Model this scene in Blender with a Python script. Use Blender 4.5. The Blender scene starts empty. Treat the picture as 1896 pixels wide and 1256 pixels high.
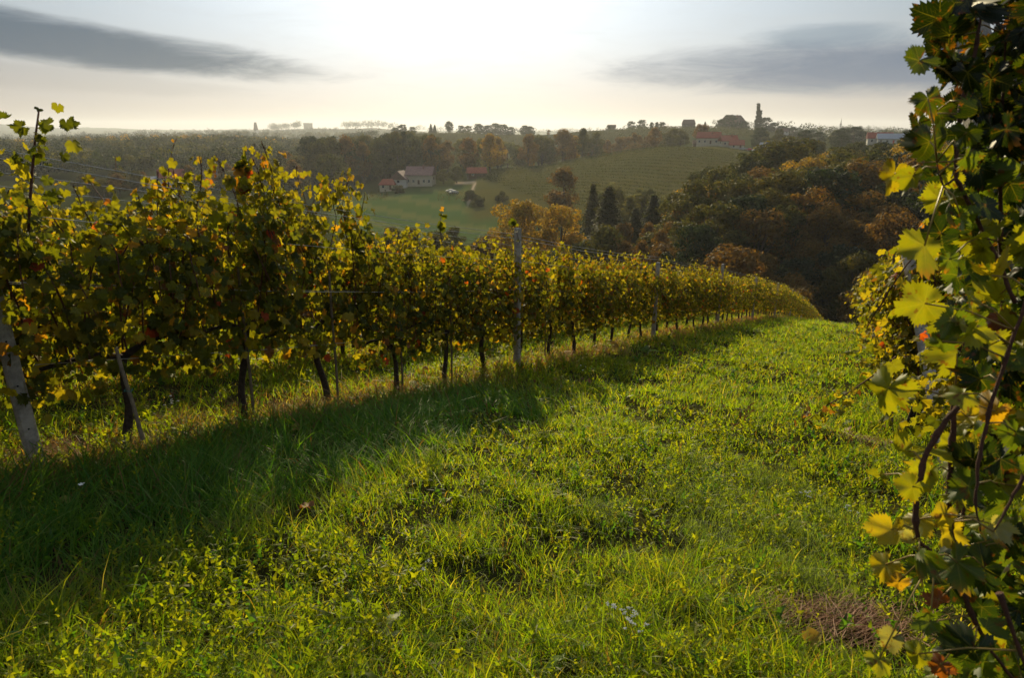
import bpy, math, random
import numpy as np
from mathutils import Vector, Matrix

random.seed(7)
rng = np.random.default_rng(11)
sc = bpy.context.scene
COL = sc.collection
R = math.radians

# ------------------------------------------------------------------ camera
EYE = 1.62
PITCH = R(16.93)
cam = bpy.data.cameras.new("camera")
cam.lens = 24.0
cam.sensor_width = 36.0
cam.clip_start = 0.05
cam.clip_end = 40000
cam.dof.use_dof = True
cam.dof.focus_distance = 8.0
cam.dof.aperture_fstop = 6.3
camo = bpy.data.objects.new("camera", cam)
camo.location = (0, 0, EYE)
camo.rotation_euler = (R(90) - PITCH, 0, 0)
COL.objects.link(camo)
sc.camera = camo

# ------------------------------------------------------------------ world, sun, exposure
SUN_EL, SUN_AZ = R(21.5), R(-4.0)      # azimuth clockwise from +Y
SKY_STRENGTH = 0.11
sc.view_settings.view_transform = 'Standard'
sc.view_settings.look = 'None'
sc.view_settings.gamma = 1.0
sc.view_settings.exposure = 0.24
sc.cycles.use_denoising = True
sc.cycles.max_bounces = 6
sc.cycles.transparent_max_bounces = 8
sc.cycles.volume_bounces = 0


class NT:
    """tiny helper for node trees"""
    def __init__(self, tree):
        self.t = tree
        self.n = tree.nodes
        self.l = tree.links

    def new(self, typ, **kw):
        nd = self.n.new(typ)
        for k, v in kw.items():
            setattr(nd, k, v)
        return nd

    def link(self, a, b):
        self.l.new(a, b)

    def math(self, op, a, b=None, c=None, clamp=False):
        nd = self.n.new('ShaderNodeMath')
        nd.operation = op
        nd.use_clamp = clamp
        for i, v in enumerate((a, b, c)):
            if v is None:
                continue
            if isinstance(v, (int, float)):
                nd.inputs[i].default_value = v
            else:
                self.l.new(v, nd.inputs[i])
        return nd.outputs[0]

    def mix(self, fac, a, b, blend='MIX'):
        nd = self.n.new('ShaderNodeMix')
        nd.data_type = 'RGBA'
        nd.blend_type = blend
        for s, v in ((nd.inputs[0], fac), (nd.inputs[6], a), (nd.inputs[7], b)):
            if isinstance(v, (int, float)):
                s.default_value = v
            elif isinstance(v, tuple):
                s.default_value = (*v, 1.0)
            else:
                self.l.new(v, s)
        return nd.outputs[2]

    def ramp(self, fac, stops):
        nd = self.n.new('ShaderNodeMapRange')
        nd.interpolation_type = 'SMOOTHSTEP'
        nd.inputs[1].default_value = stops[0]
        nd.inputs[2].default_value = stops[1]
        self.l.new(fac, nd.inputs[0])
        return nd.outputs[0]

    def noise(self, vec, scale, detail=4, rough=.55, dist=0.0):
        nd = self.n.new('ShaderNodeTexNoise')
        nd.inputs['Scale'].default_value = scale
        nd.inputs['Detail'].default_value = detail
        nd.inputs['Roughness'].default_value = rough
        nd.inputs['Distortion'].default_value = dist
        if vec is not None:
            self.l.new(vec, nd.inputs['Vector'])
        return nd.outputs['Fac']


def build_world():
    w = bpy.data.worlds.new("World")
    sc.world = w
    w.use_nodes = True
    t = NT(w.node_tree)
    t.n.clear()
    out = t.new('ShaderNodeOutputWorld')
    bg = t.new('ShaderNodeBackground')
    bg.inputs['Strength'].default_value = SKY_STRENGTH
    sky = t.new('ShaderNodeTexSky', sky_type='NISHITA')
    sky.sun_disc = False
    sky.sun_elevation = SUN_EL
    sky.sun_rotation = SUN_AZ
    sky.altitude = 300
    sky.air_density = 1.0
    sky.dust_density = 2.5
    sky.ozone_density = 1.0
    tc = t.new('ShaderNodeTexCoord')
    sep = t.new('ShaderNodeSeparateXYZ')
    t.link(tc.outputs['Generated'], sep.inputs[0])
    x, y, z = sep.outputs
    az = t.math('ARCTAN2', x, y)                       # radians, clockwise from +Y
    el = t.math('ARCSINE', z)
    # flattened coordinates for streaky clouds
    comb = t.new('ShaderNodeCombineXYZ')
    t.link(az, comb.inputs[0])
    t.link(t.math('MULTIPLY', el, 5.0), comb.inputs[1])
    n1 = t.noise(comb.outputs[0], 2.3, 6, .55, .4)
    n2 = t.noise(comb.outputs[0], 9.0, 8, .65, .5)
    nn = t.math('ADD', t.math('MULTIPLY', t.math('SUBTRACT', n1, .5), 1.6),
                t.math('MULTIPLY', t.math('SUBTRACT', n2, .5), 1.5))

    def band(a0, e0, wa, we, tilt, gain, lo=.25, hi=.9, top_sharp=1.0):
        """a lens shaped cloud bank round azimuth a0, elevation e0 (degrees)"""
        da = t.math('SUBTRACT', az, R(a0))
        de = t.math('SUBTRACT', t.math('SUBTRACT', el, R(e0)), t.math('MULTIPLY', da, tilt))
        q = t.math('ADD', t.math('POWER', t.math('DIVIDE', t.math('ABSOLUTE', da), R(wa)), 2.0),
                   t.math('POWER', t.math('DIVIDE', t.math('ABSOLUTE', de), R(we)), 2.0))
        m = t.math('SUBTRACT', 1.0, q)
        m = t.math('ADD', m, t.math('MULTIPLY', nn, gain))
        return t.ramp(m, (lo, hi))

    # angle to the sun
    sv = (math.cos(SUN_EL) * math.sin(SUN_AZ), math.cos(SUN_EL) * math.cos(SUN_AZ), math.sin(SUN_EL))
    dot = t.new('ShaderNodeVectorMath', operation='DOT_PRODUCT')
    t.link(tc.outputs['Generated'], dot.inputs[0])
    dot.inputs[1].default_value = sv
    ang = t.math('ARCCOSINE', t.math('MINIMUM', dot.outputs['Value'], 1.0))
    K = 1.0 / SKY_STRENGTH
    # thin high veil: bright where the sun is behind it, grey away from it
    glow = t.math('EXPONENT', t.math('MULTIPLY', t.math('POWER', t.math('DIVIDE', ang, R(24)), 2.0), -1.0))
    veil = t.mix(glow, (.24 * K, .295 * K, .34 * K), (.78 * K, .93 * K, 1.08 * K))
    low = t.math('SUBTRACT', 1.0, t.ramp(el, (R(-1), R(9))))
    veil = t.mix(t.math('MULTIPLY', low, .75), veil,
                 t.mix(glow, (.42 * K, .33 * K, .27 * K), (.50 * K, .51 * K, .52 * K)))
    high = t.ramp(t.math('ADD', el, t.math('MULTIPLY', nn, .06)), (R(25), R(60)))
    c = t.mix(t.math('SUBTRACT', .93, t.math('MULTIPLY', high, .5)), sky.outputs[0], veil)
    c = t.mix(high, c, (.36 * K, .42 * K, .52 * K))  # unseen overhead sky, its brightness set as fill for the shaded ground
    wisp = t.math('MULTIPLY', t.ramp(n2, (.42, .72)), .16)
    c = t.mix(wisp, c, (.50 * K, .50 * K, .49 * K))
    cl_l = band(-38.0, 6.5, 27, 1.75, -.10, .55, -.05, .75)
    cl_l2 = band(-36.0, 3.6, 18, 1.0, -.05, .8, .0, .8)
    cl_r = band(27.0, 4.4, 22, 2.3, .0, .6, -.05, 1.0)
    cl_r2 = band(23.5, 6.5, 7, 1.1, -.02, .7, .0, .9)
    c = t.mix(t.math('MULTIPLY', cl_l, .86), c, (.022 * K, .062 * K, .115 * K))
    c = t.mix(t.math('MULTIPLY', cl_l2, .2), c, (.22 * K, .20 * K, .19 * K))
    c = t.mix(t.math('MULTIPLY', cl_r, .85), c, (.070 * K, .118 * K, .205 * K))
    c = t.mix(t.math('MULTIPLY', cl_r2, .6), c, (.13 * K, .20 * K, .28 * K))
    t.link(c, bg.inputs['Color'])
    t.link(bg.outputs[0], out.inputs['Surface'])


build_world()

sun = bpy.data.lights.new("sun", 'SUN')
sun.energy = 5.0
sun.angle = R(0.6)
sun.color = (1.0, .84, .50)
suno = bpy.data.objects.new("sun", sun)
sd = Vector((math.cos(SUN_EL) * math.sin(SUN_AZ), math.cos(SUN_EL) * math.cos(SUN_AZ), math.sin(SUN_EL)))
suno.rotation_euler = sd.to_track_quat('Z', 'Y').to_euler()
suno.location = sd * 50
COL.objects.link(suno)

# ------------------------------------------------------------------ geometry of the place
CP, SP = math.cos(PITCH), math.sin(PITCH)
FPX = 24.0 / 36.0 * 1896


def ray(px, py):
    """direction (x, y, z) with unit depth along the lens axis, for reading places off the photograph"""
    a, b = (px - 948) / FPX, (628 - py) / FPX
    return np.array((a, CP + b * SP, b * CP - SP))


def P(px, py, t):
    d = ray(px, py)
    return Vector((d[0] * t, d[1] * t, EYE + d[2] * t))


def az_of(px, py=300):
    d = ray(px, py)
    return math.atan2(d[0], d[1])


RA = R(28.5)                          # heading of the vine rows
DX, DY = math.sin(RA), math.cos(RA)   # along the row
ROWP = 4.6                            # left row's distance from the camera line


def sp_of(x, y):
    return x * DX + y * DY, -x * DY + y * DX


def xy_of(s, p):
    return s * DX - p * DY, s * DY + p * DX


def hash2(ix, iy, seed):
    h = (ix.astype(np.int64) * 374761393 + iy.astype(np.int64) * 668265263 + seed * 1442695041) & 0xffffffff
    h = ((h ^ (h >> 13)) * 1274126177) & 0xffffffff
    return ((h ^ (h >> 16)) & 0xffff) / 65535.0


def vnoise(x, y, sc_, seed=0):
    x = np.asarray(x, float) * sc_
    y = np.asarray(y, float) * sc_
    ix, iy = np.floor(x), np.floor(y)
    fx, fy = x - ix, y - iy
    fx, fy = fx * fx * (3 - 2 * fx), fy * fy * (3 - 2 * fy)
    a, b = hash2(ix, iy, seed), hash2(ix + 1, iy, seed)
    c, d = hash2(ix, iy + 1, seed), hash2(ix + 1, iy + 1, seed)
    return (a * (1 - fx) + b * fx) * (1 - fy) + (c * (1 - fx) + d * fx) * fy


def fbm(x, y, sc_, seed=0, oct_=4):
    v, a = 0, .5
    for i in range(oct_):
        v = v + a * vnoise(x, y, sc_ * 2 ** i, seed + i)
        a *= .5
    return v / (1 - .5 ** oct_)


def sstep(a, b, x):
    t = np.clip((x - a) / (b - a), 0, 1)
    return t * t * (3 - 2 * t)


# profiles of the country: for a heading, the height of the ground at a range (written as the slope seen from the eye)
PROF = {
    -500: [(20, 640), (60, 480), (150, 455), (260, 400), (360, 360), (500, 320), (700, 292), (1000, 283), (1500, 274), (2500, 265), (4000, 252), (4800, 240), (6200, 226)],
    0: [(20, 640), (60, 480), (150, 455), (260, 400), (360, 352), (500, 320), (700, 294), (1000, 281), (1500, 272), (2500, 263), (4000, 256), (4800, 247), (6200, 229)],
    110: [(20, 640), (60, 480), (150, 455), (260, 395), (360, 350), (500, 322), (700, 290), (1000, 279), (1500, 268), (2500, 262), (4000, 256), (4800, 248), (6200, 239)],
    200: [(20, 640), (60, 485), (150, 458), (260, 392), (360, 346), (500, 318), (750, 283), (1000, 276), (1500, 266), (2500, 260), (4000, 254), (4800, 248), (6200, 238)],
    320: [(20, 640), (60, 490), (150, 460), (260, 388), (340, 342), (450, 322), (750, 279), (1000, 273), (1500, 262), (2500, 254), (4000, 252), (4800, 248), (6200, 241)],
    450: [(20, 640), (60, 505), (150, 465), (260, 392), (340, 345), (450, 322), (700, 281), (1000, 270), (1500, 258), (2500, 253), (3500, 250), (4800, 249), (6200, 241)],
    560: [(20, 640), (60, 520), (150, 470), (240, 410), (320, 366), (400, 340), (550, 312), (800, 280), (1100, 271), (1500, 261), (2500, 252), (3500, 234), (4800, 250), (6200, 243)],
    620: [(20, 640), (60, 530), (150, 475), (240, 412), (320, 368), (390, 345), (550, 312), (800, 282), (1100, 268), (1500, 260), (2500, 250), (3500, 237), (4800, 250), (6200, 244)],
    700: [(20, 640), (60, 535), (150, 480), (230, 430), (300, 376), (370, 344), (550, 305), (750, 268), (900, 254), (1400, 264), (2500, 252), (3500, 235), (4800, 250), (6200, 244)],
    760: [(20, 640), (60, 540), (150, 490), (230, 432), (300, 376), (350, 341), (500, 305), (700, 262), (850, 243), (1300, 266), (2500, 254), (3500, 241), (4800, 250), (6200, 244)],
    860: [(20, 640), (60, 545), (150, 495), (220, 440), (290, 380), (345, 338), (500, 308), (700, 262), (850, 242), (1300, 266), (2500, 254), (3500, 250), (4800, 250), (6200, 244)],
    930: [(20, 640), (60, 548), (150, 495), (210, 440), (280, 382), (350, 328), (400, 315), (520, 315), (700, 272), (870, 245), (1300, 266), (2500, 256), (4000, 252), (6200, 244)],
    1000: [(20, 640), (60, 550), (150, 495), (210, 440), (270, 384), (330, 340), (400, 306), (520, 322), (700, 270), (850, 247), (1300, 262), (2500, 254), (3500, 248), (6200, 244)],
    1100: [(20, 640), (60, 560), (130, 500), (200, 430), (260, 388), (330, 330), (415, 286), (540, 310), (680, 262), (830, 239), (1300, 256), (2500, 252), (3500, 246), (6200, 244)],
    1180: [(20, 640), (60, 570), (130, 505), (200, 430), (260, 392), (330, 330), (420, 271), (540, 300), (670, 252), (800, 235), (1300, 258), (2500, 254), (6200, 244)],
    1235: [(20, 640), (60, 580), (130, 505), (200, 435), (260, 396), (330, 332), (425, 264), (540, 290), (660, 250), (790, 234), (1300, 258), (2500, 254), (6200, 244)],
    1320: [(20, 640), (60, 590), (130, 490), (200, 425), (260, 385), (330, 330), (430, 270), (520, 270), (650, 250), (790, 234), (1300, 258), (2500, 254), (6200, 244)],
    1400: [(20, 640), (60, 605), (110, 510), (160, 440), (210, 392), (280, 350), (430, 282), (520, 273), (650, 256), (790, 238), (1300, 258), (2500, 252), (6200, 244)],
    1480: [(20, 640), (60, 620), (110, 520), (160, 442), (210, 392), (280, 340), (430, 285), (600, 268), (800, 250), (1300, 258), (2500, 247), (3500, 252), (6200, 244)],
    1560: [(20, 640), (70, 620), (110, 530), (160, 445), (210, 395), (280, 330), (400, 287), (600, 264), (800, 258), (1300, 258), (2500, 243), (3500, 252), (6200, 244)],
    1640: [(20, 640), (70, 620), (110, 530), (160, 440), (210, 385), (280, 325), (380, 286), (450, 268), (800, 260), (1300, 258), (2500, 249), (3500, 252), (6200, 244)],
    1800: [(20, 640), (70, 600), (110, 500), (160, 420), (210, 370), (280, 315), (380, 280), (450, 262), (800, 258), (1300, 255), (2500, 250), (3500, 252), (6200, 244)],
    2300: [(20, 640), (70, 560), (110, 480), (160, 400), (210, 350), (280, 305), (380, 280), (450, 265), (800, 260), (1300, 255), (2500, 252), (3500, 252), (6200, 244)],
}
LR = np.linspace(math.log(15), math.log(7000), 260)
_pk = sorted(PROF)
PAZ = np.array([az_of(k) for k in _pk])
_rows = []
for k in _pk:
    pr = PROF[k]
    rr = np.array([math.log(q[0]) for q in pr])
    tt = []
    for q in pr:
        d = ray(k, q[1])
        tt.append(d[2] / math.hypot(d[0], d[1]))
    v = np.interp(LR, rr, tt)
    ker = np.exp(-.5 * (np.arange(-6, 7) / 2.2) ** 2)
    ker /= ker.sum()
    v = np.convolve(np.pad(v, 6, mode='edge'), ker, mode='valid')
    _rows.append(v)
PTAB = np.array(_rows)


def Hfar(x, y):
    r = np.maximum(np.hypot(x, y), 15.0)
    a = np.arctan2(x, y)
    a = np.clip(a, PAZ[0], PAZ[-1])
    i = np.clip(np.searchsorted(PAZ, a) - 1, 0, len(PAZ) - 2)
    f = (a - PAZ[i]) / (PAZ[i + 1] - PAZ[i])
    f = f * f * (3 - 2 * f) * .6 + f * .4
    u = (np.log(np.minimum(r, 7000)) - LR[0]) / (LR[1] - LR[0])
    j = np.clip(np.floor(u).astype(int), 0, len(LR) - 2)
    g = u - j
    t0 = PTAB[i, j] * (1 - g) + PTAB[i, j + 1] * g
    t1 = PTAB[i + 1, j] * (1 - g) + PTAB[i + 1, j + 1] * g
    tn = t0 * (1 - f) + t1 * f
    z = EYE + r * tn
    z = z + (fbm(x, y, .004, 31) - .5) * r * .006 * sstep(400, 1500, r)
    return z


def H(x, y):
    x = np.asarray(x, float)
    y = np.asarray(y, float)
    s, p = sp_of(x, y)
    q = np.maximum(s - 25, 0)
    z = -.205 * s - .0013 * np.minimum(q, 75) ** 2 - .2 * np.maximum(q - 75, 0)
    z = z + np.where(s < -4, .12 * (-s - 4) * 1.0, 0) * 0.6
    z = z - .07 * np.maximum(p - 4.8, 0) + .03 * np.maximum(-p - 1.5, 0)
    near = sstep(60, 25, np.hypot(x, y))
    z = z + near * ((fbm(x, y, .9, 3) - .5) * .21 + (fbm(x, y, 2.8, 9, 2) - .5) * .09)
    # slight wheel tracks and the raised strip under the vines
    z = z - near * .035 * (np.exp(-((p - 1.35) / .28) ** 2) + np.exp(-((p - 3.0) / .28) ** 2))
    z = z - near * .01 * np.exp(-((p - ROWP) / .5) ** 2)
    w = sstep(128, 96, s) * sstep(34, 13, p) * sstep(-90, -45, p)
    w = np.where(s < 0, 1.0 * sstep(260, 60, np.hypot(x, y)), w)
    return z * w + Hfar(x, y) * (1 - w)


def h1(x, y):
    return float(H(np.array([x]), np.array([y]))[0])


def at(px, r, py=300):
    """point of the ground on a heading at a range"""
    a = az_of(px, py)
    x, y = r * math.sin(a), r * math.cos(a)
    return Vector((x, y, h1(x, y)))


def gp(px, py):
    d = ray(px, py)
    t = 1.62 / (-d[2] - .205 * (d[0] * DX + d[1] * DY))
    x, y = d[0] * t, d[1] * t
    return Vector((x, y, h1(x, y)))


# ------------------------------------------------------------------ object helpers
def np_mesh(name, verts, faces, mats=(), col=None, uv=None, mat_idx=None, smooth=False):
    """faces: (n, k) array, or a list of such arrays"""
    if not isinstance(faces, (list, tuple)):
        faces = [faces]
    faces = [np.asarray(f, np.int32) for f in faces if len(f)]
    me = bpy.data.meshes.new(name)
    verts = np.asarray(verts, np.float32)
    me.vertices.add(len(verts))
    me.vertices.foreach_set('co', verts.ravel())
    loops = np.concatenate([f.ravel() for f in faces])
    tot = np.concatenate([np.full(len(f), f.shape[1], np.int32) for f in faces])
    start = np.concatenate([[0], np.cumsum(tot)[:-1]]).astype(np.int32)
    me.loops.add(len(loops))
    me.loops.foreach_set('vertex_index', loops)
    me.polygons.add(len(tot))
    me.polygons.foreach_set('loop_start', start)
    me.polygons.foreach_set('loop_total', tot)
    if mat_idx is not None:
        me.polygons.foreach_set('material_index', np.asarray(mat_idx, np.int32))
    if smooth:
        me.polygons.foreach_set('use_smooth', np.ones(len(tot), bool))
    if col is not None:
        a = me.color_attributes.new('col', 'FLOAT_COLOR', 'POINT')
        c = np.ones((len(verts), 4), np.float32)
        c[:, :3] = col
        a.data.foreach_set('color', c.ravel())
    if uv is not None:
        l = me.uv_layers.new(name='UVMap')
        l.data.foreach_set('uv', np.asarray(uv, np.float32)[loops].ravel())
    for m in mats:
        me.materials.append(m)
    me.update(calc_edges=True)
    me.validate(clean_customdata=False)
    return me


def link(name, me, parent=None, loc=None):
    o = bpy.data.objects.new(name, me)
    COL.objects.link(o)
    if parent is not None:
        o.parent = parent
    if loc is not None:
        o.location = loc
    return o


def tag(o, label=None, cat=None, group=None, kind=None):
    if label:
        o['label'] = label
    if cat:
        o['category'] = cat
    if group:
        o['group'] = group
    if kind:
        o['kind'] = kind
    return o


def empty(name, loc=(0, 0, 0), rz=0.0, label=None, cat=None, group=None):
    o = bpy.data.objects.new(name, None)
    o.empty_display_size = .2
    COL.objects.link(o)
    o.location = loc
    o.rotation_euler = (0, 0, rz)
    return tag(o, label, cat, group)


def copy_thing(src, loc, rot, scale, label, group=None):
    r = src.copy()
    COL.objects.link(r)
    r.location = loc
    r.rotation_euler = rot
    r.scale = scale
    r['label'] = label
    if group:
        r['group'] = group
    for ch in src.children:
        c = ch.copy()
        COL.objects.link(c)
        c.parent = r
    return r


class MB:
    """collects boxes, tubes and sheets and makes one mesh"""
    def __init__(self):
        self.v, self.f, self.n = [], [], 0

    def add(self, vs, fs):
        self.v.extend([tuple(q) for q in vs])
        self.f.extend([tuple(i + self.n for i in f) for f in fs])
        self.n += len(vs)

    def box(self, x0, x1, y0, y1, z0, z1):
        self.add([(x0, y0, z0), (x1, y0, z0), (x1, y1, z0), (x0, y1, z0), (x0, y0, z1), (x1, y0, z1), (x1, y1, z1), (x0, y1, z1)],
                 [(3, 2, 1, 0), (4, 5, 6, 7), (0, 1, 5, 4), (1, 2, 6, 5), (2, 3, 7, 6), (3, 0, 4, 7)])

    def tube(self, pts, rad, n=8, cap=True, squash=None):
        pts = [Vector(p) for p in pts]
        if isinstance(rad, (int, float)):
            rad = [rad] * len(pts)
        vs, fs = [], []
        up = Vector((.13, .21, .97)).normalized()
        prev = None
        for i, p in enumerate(pts):
            d = (pts[min(i + 1, len(pts) - 1)] - pts[max(i - 1, 0)]).normalized()
            a = d.cross(up if abs(d.dot(up)) < .95 else Vector((1, 0, 0))).normalized() if prev is None else (prev - d * prev.dot(d)).normalized()
            prev = a
            b = d.cross(a).normalized()
            for k in range(n):
                th = 2 * math.pi * k / n
                vs.append(p + (a * math.cos(th) + b * math.sin(th)) * rad[i])
        for i in range(len(pts) - 1):
            for k in range(n):
                k2 = (k + 1) % n
                fs.append((i * n + k, i * n + k2, (i + 1) * n + k2, (i + 1) * n + k))
        if cap:
            fs.append(tuple(range(n - 1, -1, -1)))
            fs.append(tuple((len(pts) - 1) * n + k for k in range(n)))
        self.add(vs, fs)

    def mesh(self, name, mat, smooth=False):
        me = bpy.data.meshes.new(name)
        me.from_pydata(self.v, [], self.f)
        me.materials.append(mat)
        if smooth:
            for p in me.polygons:
                p.use_smooth = True
        me.update()
        return me

    def build(self, name, mat, parent=None, smooth=False, loc=None):
        return link(name, self.mesh(name, mat, smooth), parent, loc)


# ------------------------------------------------------------------ materials
def new_mat(name):
    m = bpy.data.materials.new(name)
    m.use_nodes = True
    t = NT(m.node_tree)
    t.n.clear()
    out = t.new('ShaderNodeOutputMaterial')
    return m, t, out


def plain(name, c, rough=.8, var=.25, scale=6.0, bump=.0, c2=None, spec=.3):
    m, t, out = new_mat(name)
    tc = t.new('ShaderNodeTexCoord')
    n = t.noise(tc.outputs['Object'], scale, 6, .65)
    if c2 is None:
        c2 = tuple(v * (1 - var) for v in c)
    b = t.new('ShaderNodeBsdfPrincipled')
    t.link(t.mix(t.ramp(n, (.35, .65)), c, c2), b.inputs['Base Color'])
    b.inputs['Roughness'].default_value = rough
    b.inputs['Specular IOR Level'].default_value = spec
    if bump:
        bp = t.new('ShaderNodeBump')
        bp.inputs['Strength'].default_value = bump
        bp.inputs['Distance'].default_value = .02
        n2 = t.noise(tc.outputs['Object'], scale * 7, 5, .7)
        t.link(n2, bp.inputs['Height'])
        t.link(bp.outputs[0], b.inputs['Normal'])
    t.link(b.outputs[0], out.inputs['Surface'])
    return m


def leaf_mat(name, trans=.5, tmul=(1.9, 1.8, .6), rough=.5, spec=.35, vein=False, spot=False, var=.0):
    m, t, out = new_mat(name)
    at_ = t.new('ShaderNodeAttribute', attribute_name='col')
    c = at_.outputs['Color']
    if vein:
        tc = t.new('ShaderNodeTexCoord')
        sep = t.new('ShaderNodeSeparateXYZ')
        t.link(tc.outputs['UV'], sep.inputs[0])
        u = t.math('SUBTRACT', sep.outputs[0], .5)
        v = t.math('SUBTRACT', sep.outputs[1], .5)
        mn = None
        fine = None
        for deg in (0, 50, -50, 112, -112):
            a = R(deg)
            al = t.math('ADD', t.math('MULTIPLY', u, math.sin(a)), t.math('MULTIPLY', v, math.cos(a)))
            ac = t.math('ABSOLUTE', t.math('SUBTRACT', t.math('MULTIPLY', u, math.cos(a)), t.math('MULTIPLY', v, math.sin(a))))
            d = t.math('ADD', t.math('ADD', ac, t.math('MULTIPLY', t.math('MAXIMUM', al, 0.0), .018)),
                       t.math('MULTIPLY', t.math('MAXIMUM', t.math('MULTIPLY', al, -1.0), 0.0), 10.0))
            # side veins leaving this one at about 45 degrees
            sv_ = t.math('ABSOLUTE', t.math('SUBTRACT', t.math('FRACT', t.math('MULTIPLY', t.math('SUBTRACT', al, ac), 11.0)), .5))
            sv_ = t.math('ADD', t.math('MULTIPLY', sv_, .09), t.math('MAXIMUM', t.math('SUBTRACT', ac, .13), 0.0))
            sv_ = t.math('ADD', sv_, t.math('MULTIPLY', t.math('MAXIMUM', t.math('MULTIPLY', al, -1.0), 0.0), 10.0))
            mn = d if mn is None else t.math('MINIMUM', mn, d)
            fine = sv_ if fine is None else t.math('MINIMUM', fine, sv_)
        vm = t.math('SUBTRACT', 1.0, t.ramp(mn, (.006, .016)))
        fm = t.math('MULTIPLY', t.math('SUBTRACT', 1.0, t.ramp(fine, (.002, .007))), .35)
        vm = t.math('MAXIMUM', vm, fm)
        n = t.noise(tc.outputs['UV'], 9.0, 4, .6)
        n2 = t.noise(tc.outputs['Object'], 45.0, 3, .6)
        c = t.mix(t.math('MULTIPLY', t.ramp(n, (.3, .75)), .4), c, t.mix(1.0, c, (1.5, 1.1, .6), 'MULTIPLY'))
        c = t.mix(t.math('MULTIPLY', t.ramp(n2, (.58, .68)), .8), c, (.10, .035, .012))
        c = t.mix(t.math('MULTIPLY', vm, .26), c, (.30, .28, .06))
    if var:
        tc2 = t.new('ShaderNodeTexCoord')
        oi = t.new('ShaderNodeObjectInfo')
        c = t.mix(t.math('MULTIPLY', oi.outputs['Random'], var), c, t.mix(1.0, c, (1.22, 1.02, .7), 'MULTIPLY'))
    b = t.new('ShaderNodeBsdfPrincipled')
    t.link(c, b.inputs['Base Color'])
    b.inputs['Roughness'].default_value = rough
    b.inputs['Specular IOR Level'].default_value = spec
    tr = t.new('ShaderNodeBsdfTranslucent')
    t.link(t.mix(1.0, c, tmul, 'MULTIPLY'), tr.inputs['Color'])
    mx = t.new('ShaderNodeMixShader')
    mx.inputs[0].default_value = trans
    t.link(b.outputs[0], mx.inputs[1])
    t.link(tr.outputs[0], mx.inputs[2])
    t.link(mx.outputs[0], out.inputs['Surface'])
    return m


M_vine = leaf_mat('vine_leaf', .58, (2.7, 2.2, .35), .55, .18)
M_vine_near = leaf_mat('vine_leaf_close', .55, (2.3, 1.9, .4), .45, .3, vein=True)
M_grass = leaf_mat('grass_blade', .6, (2.3, 2.2, .35), .5, .2)
M_tree = leaf_mat('tree_foliage', .42, (2.1, 1.85, .5), .7, .12, var=.8)
M_dry = leaf_mat('dry_grass', .35, (1.6, 1.3, .8), .6, .2)
M_bark = plain('vine_bark', (.07, .048, .034), .95, .5, 40, .9)
M_cane = plain('cane_bark', (.15, .058, .03), .75, .4, 60, .8, c2=(.085, .034, .02))
M_treebark = plain('tree_bark', (.07, .05, .035), .95, .4, 2, .5)
M_concrete = plain('weathered_concrete', (.42, .37, .31), .92, .4, 14, .7, c2=(.24, .21, .18))
M_wood = plain('grey_stake_wood', (.19, .14, .09), .85, .4, 20, .5)
M_wire = plain('galvanised_wire', (.5, .48, .44), .35, .2, 5)
M_wire.node_tree.nodes['Principled BSDF'].inputs['Metallic'].default_value = .8


def ground_mat():
    m, t, out = new_mat('ground_cover')
    at_ = t.new('ShaderNodeAttribute', attribute_name='col')
    tc = t.new('ShaderNodeTexCoord')
    n1 = t.noise(tc.outputs['Object'], 5.0, 6, .7)
    n2 = t.noise(tc.outputs['Object'], .035, 6, .65)
    n3 = t.noise(tc.outputs['Object'], 38.0, 4, .7)
    c = t.mix(t.math('MULTIPLY', t.ramp(n1, (.35, .7)), .55), at_.outputs['Color'], t.mix(1.0, at_.outputs['Color'], (1.5, .95, .7), 'MULTIPLY'))
    c = t.mix(t.math('MULTIPLY', t.ramp(n2, (.35, .7)), .5), c, t.mix(1.0, c, (1.35, 1.1, .8), 'MULTIPLY'))
    c = t.mix(t.math('MULTIPLY', t.ramp(n3, (.4, .7)), .5), c, t.mix(1.0, c, (.45, .5, .5), 'MULTIPLY'))
    b = t.new('ShaderNodeBsdfDiffuse')
    t.link(c, b.inputs['Color'])
    t.link(b.outputs[0], out.inputs['Surface'])
    return m


# ------------------------------------------------------------------ the ground, one sheet to the horizon
def pxr(x, y):
    """heading (as a photo column) and range"""
    a = np.arctan2(x, y)
    return 948 + np.tan(np.clip(a, -1.4, 1.4)) * 1.032 * FPX, np.hypot(x, y)


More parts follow.
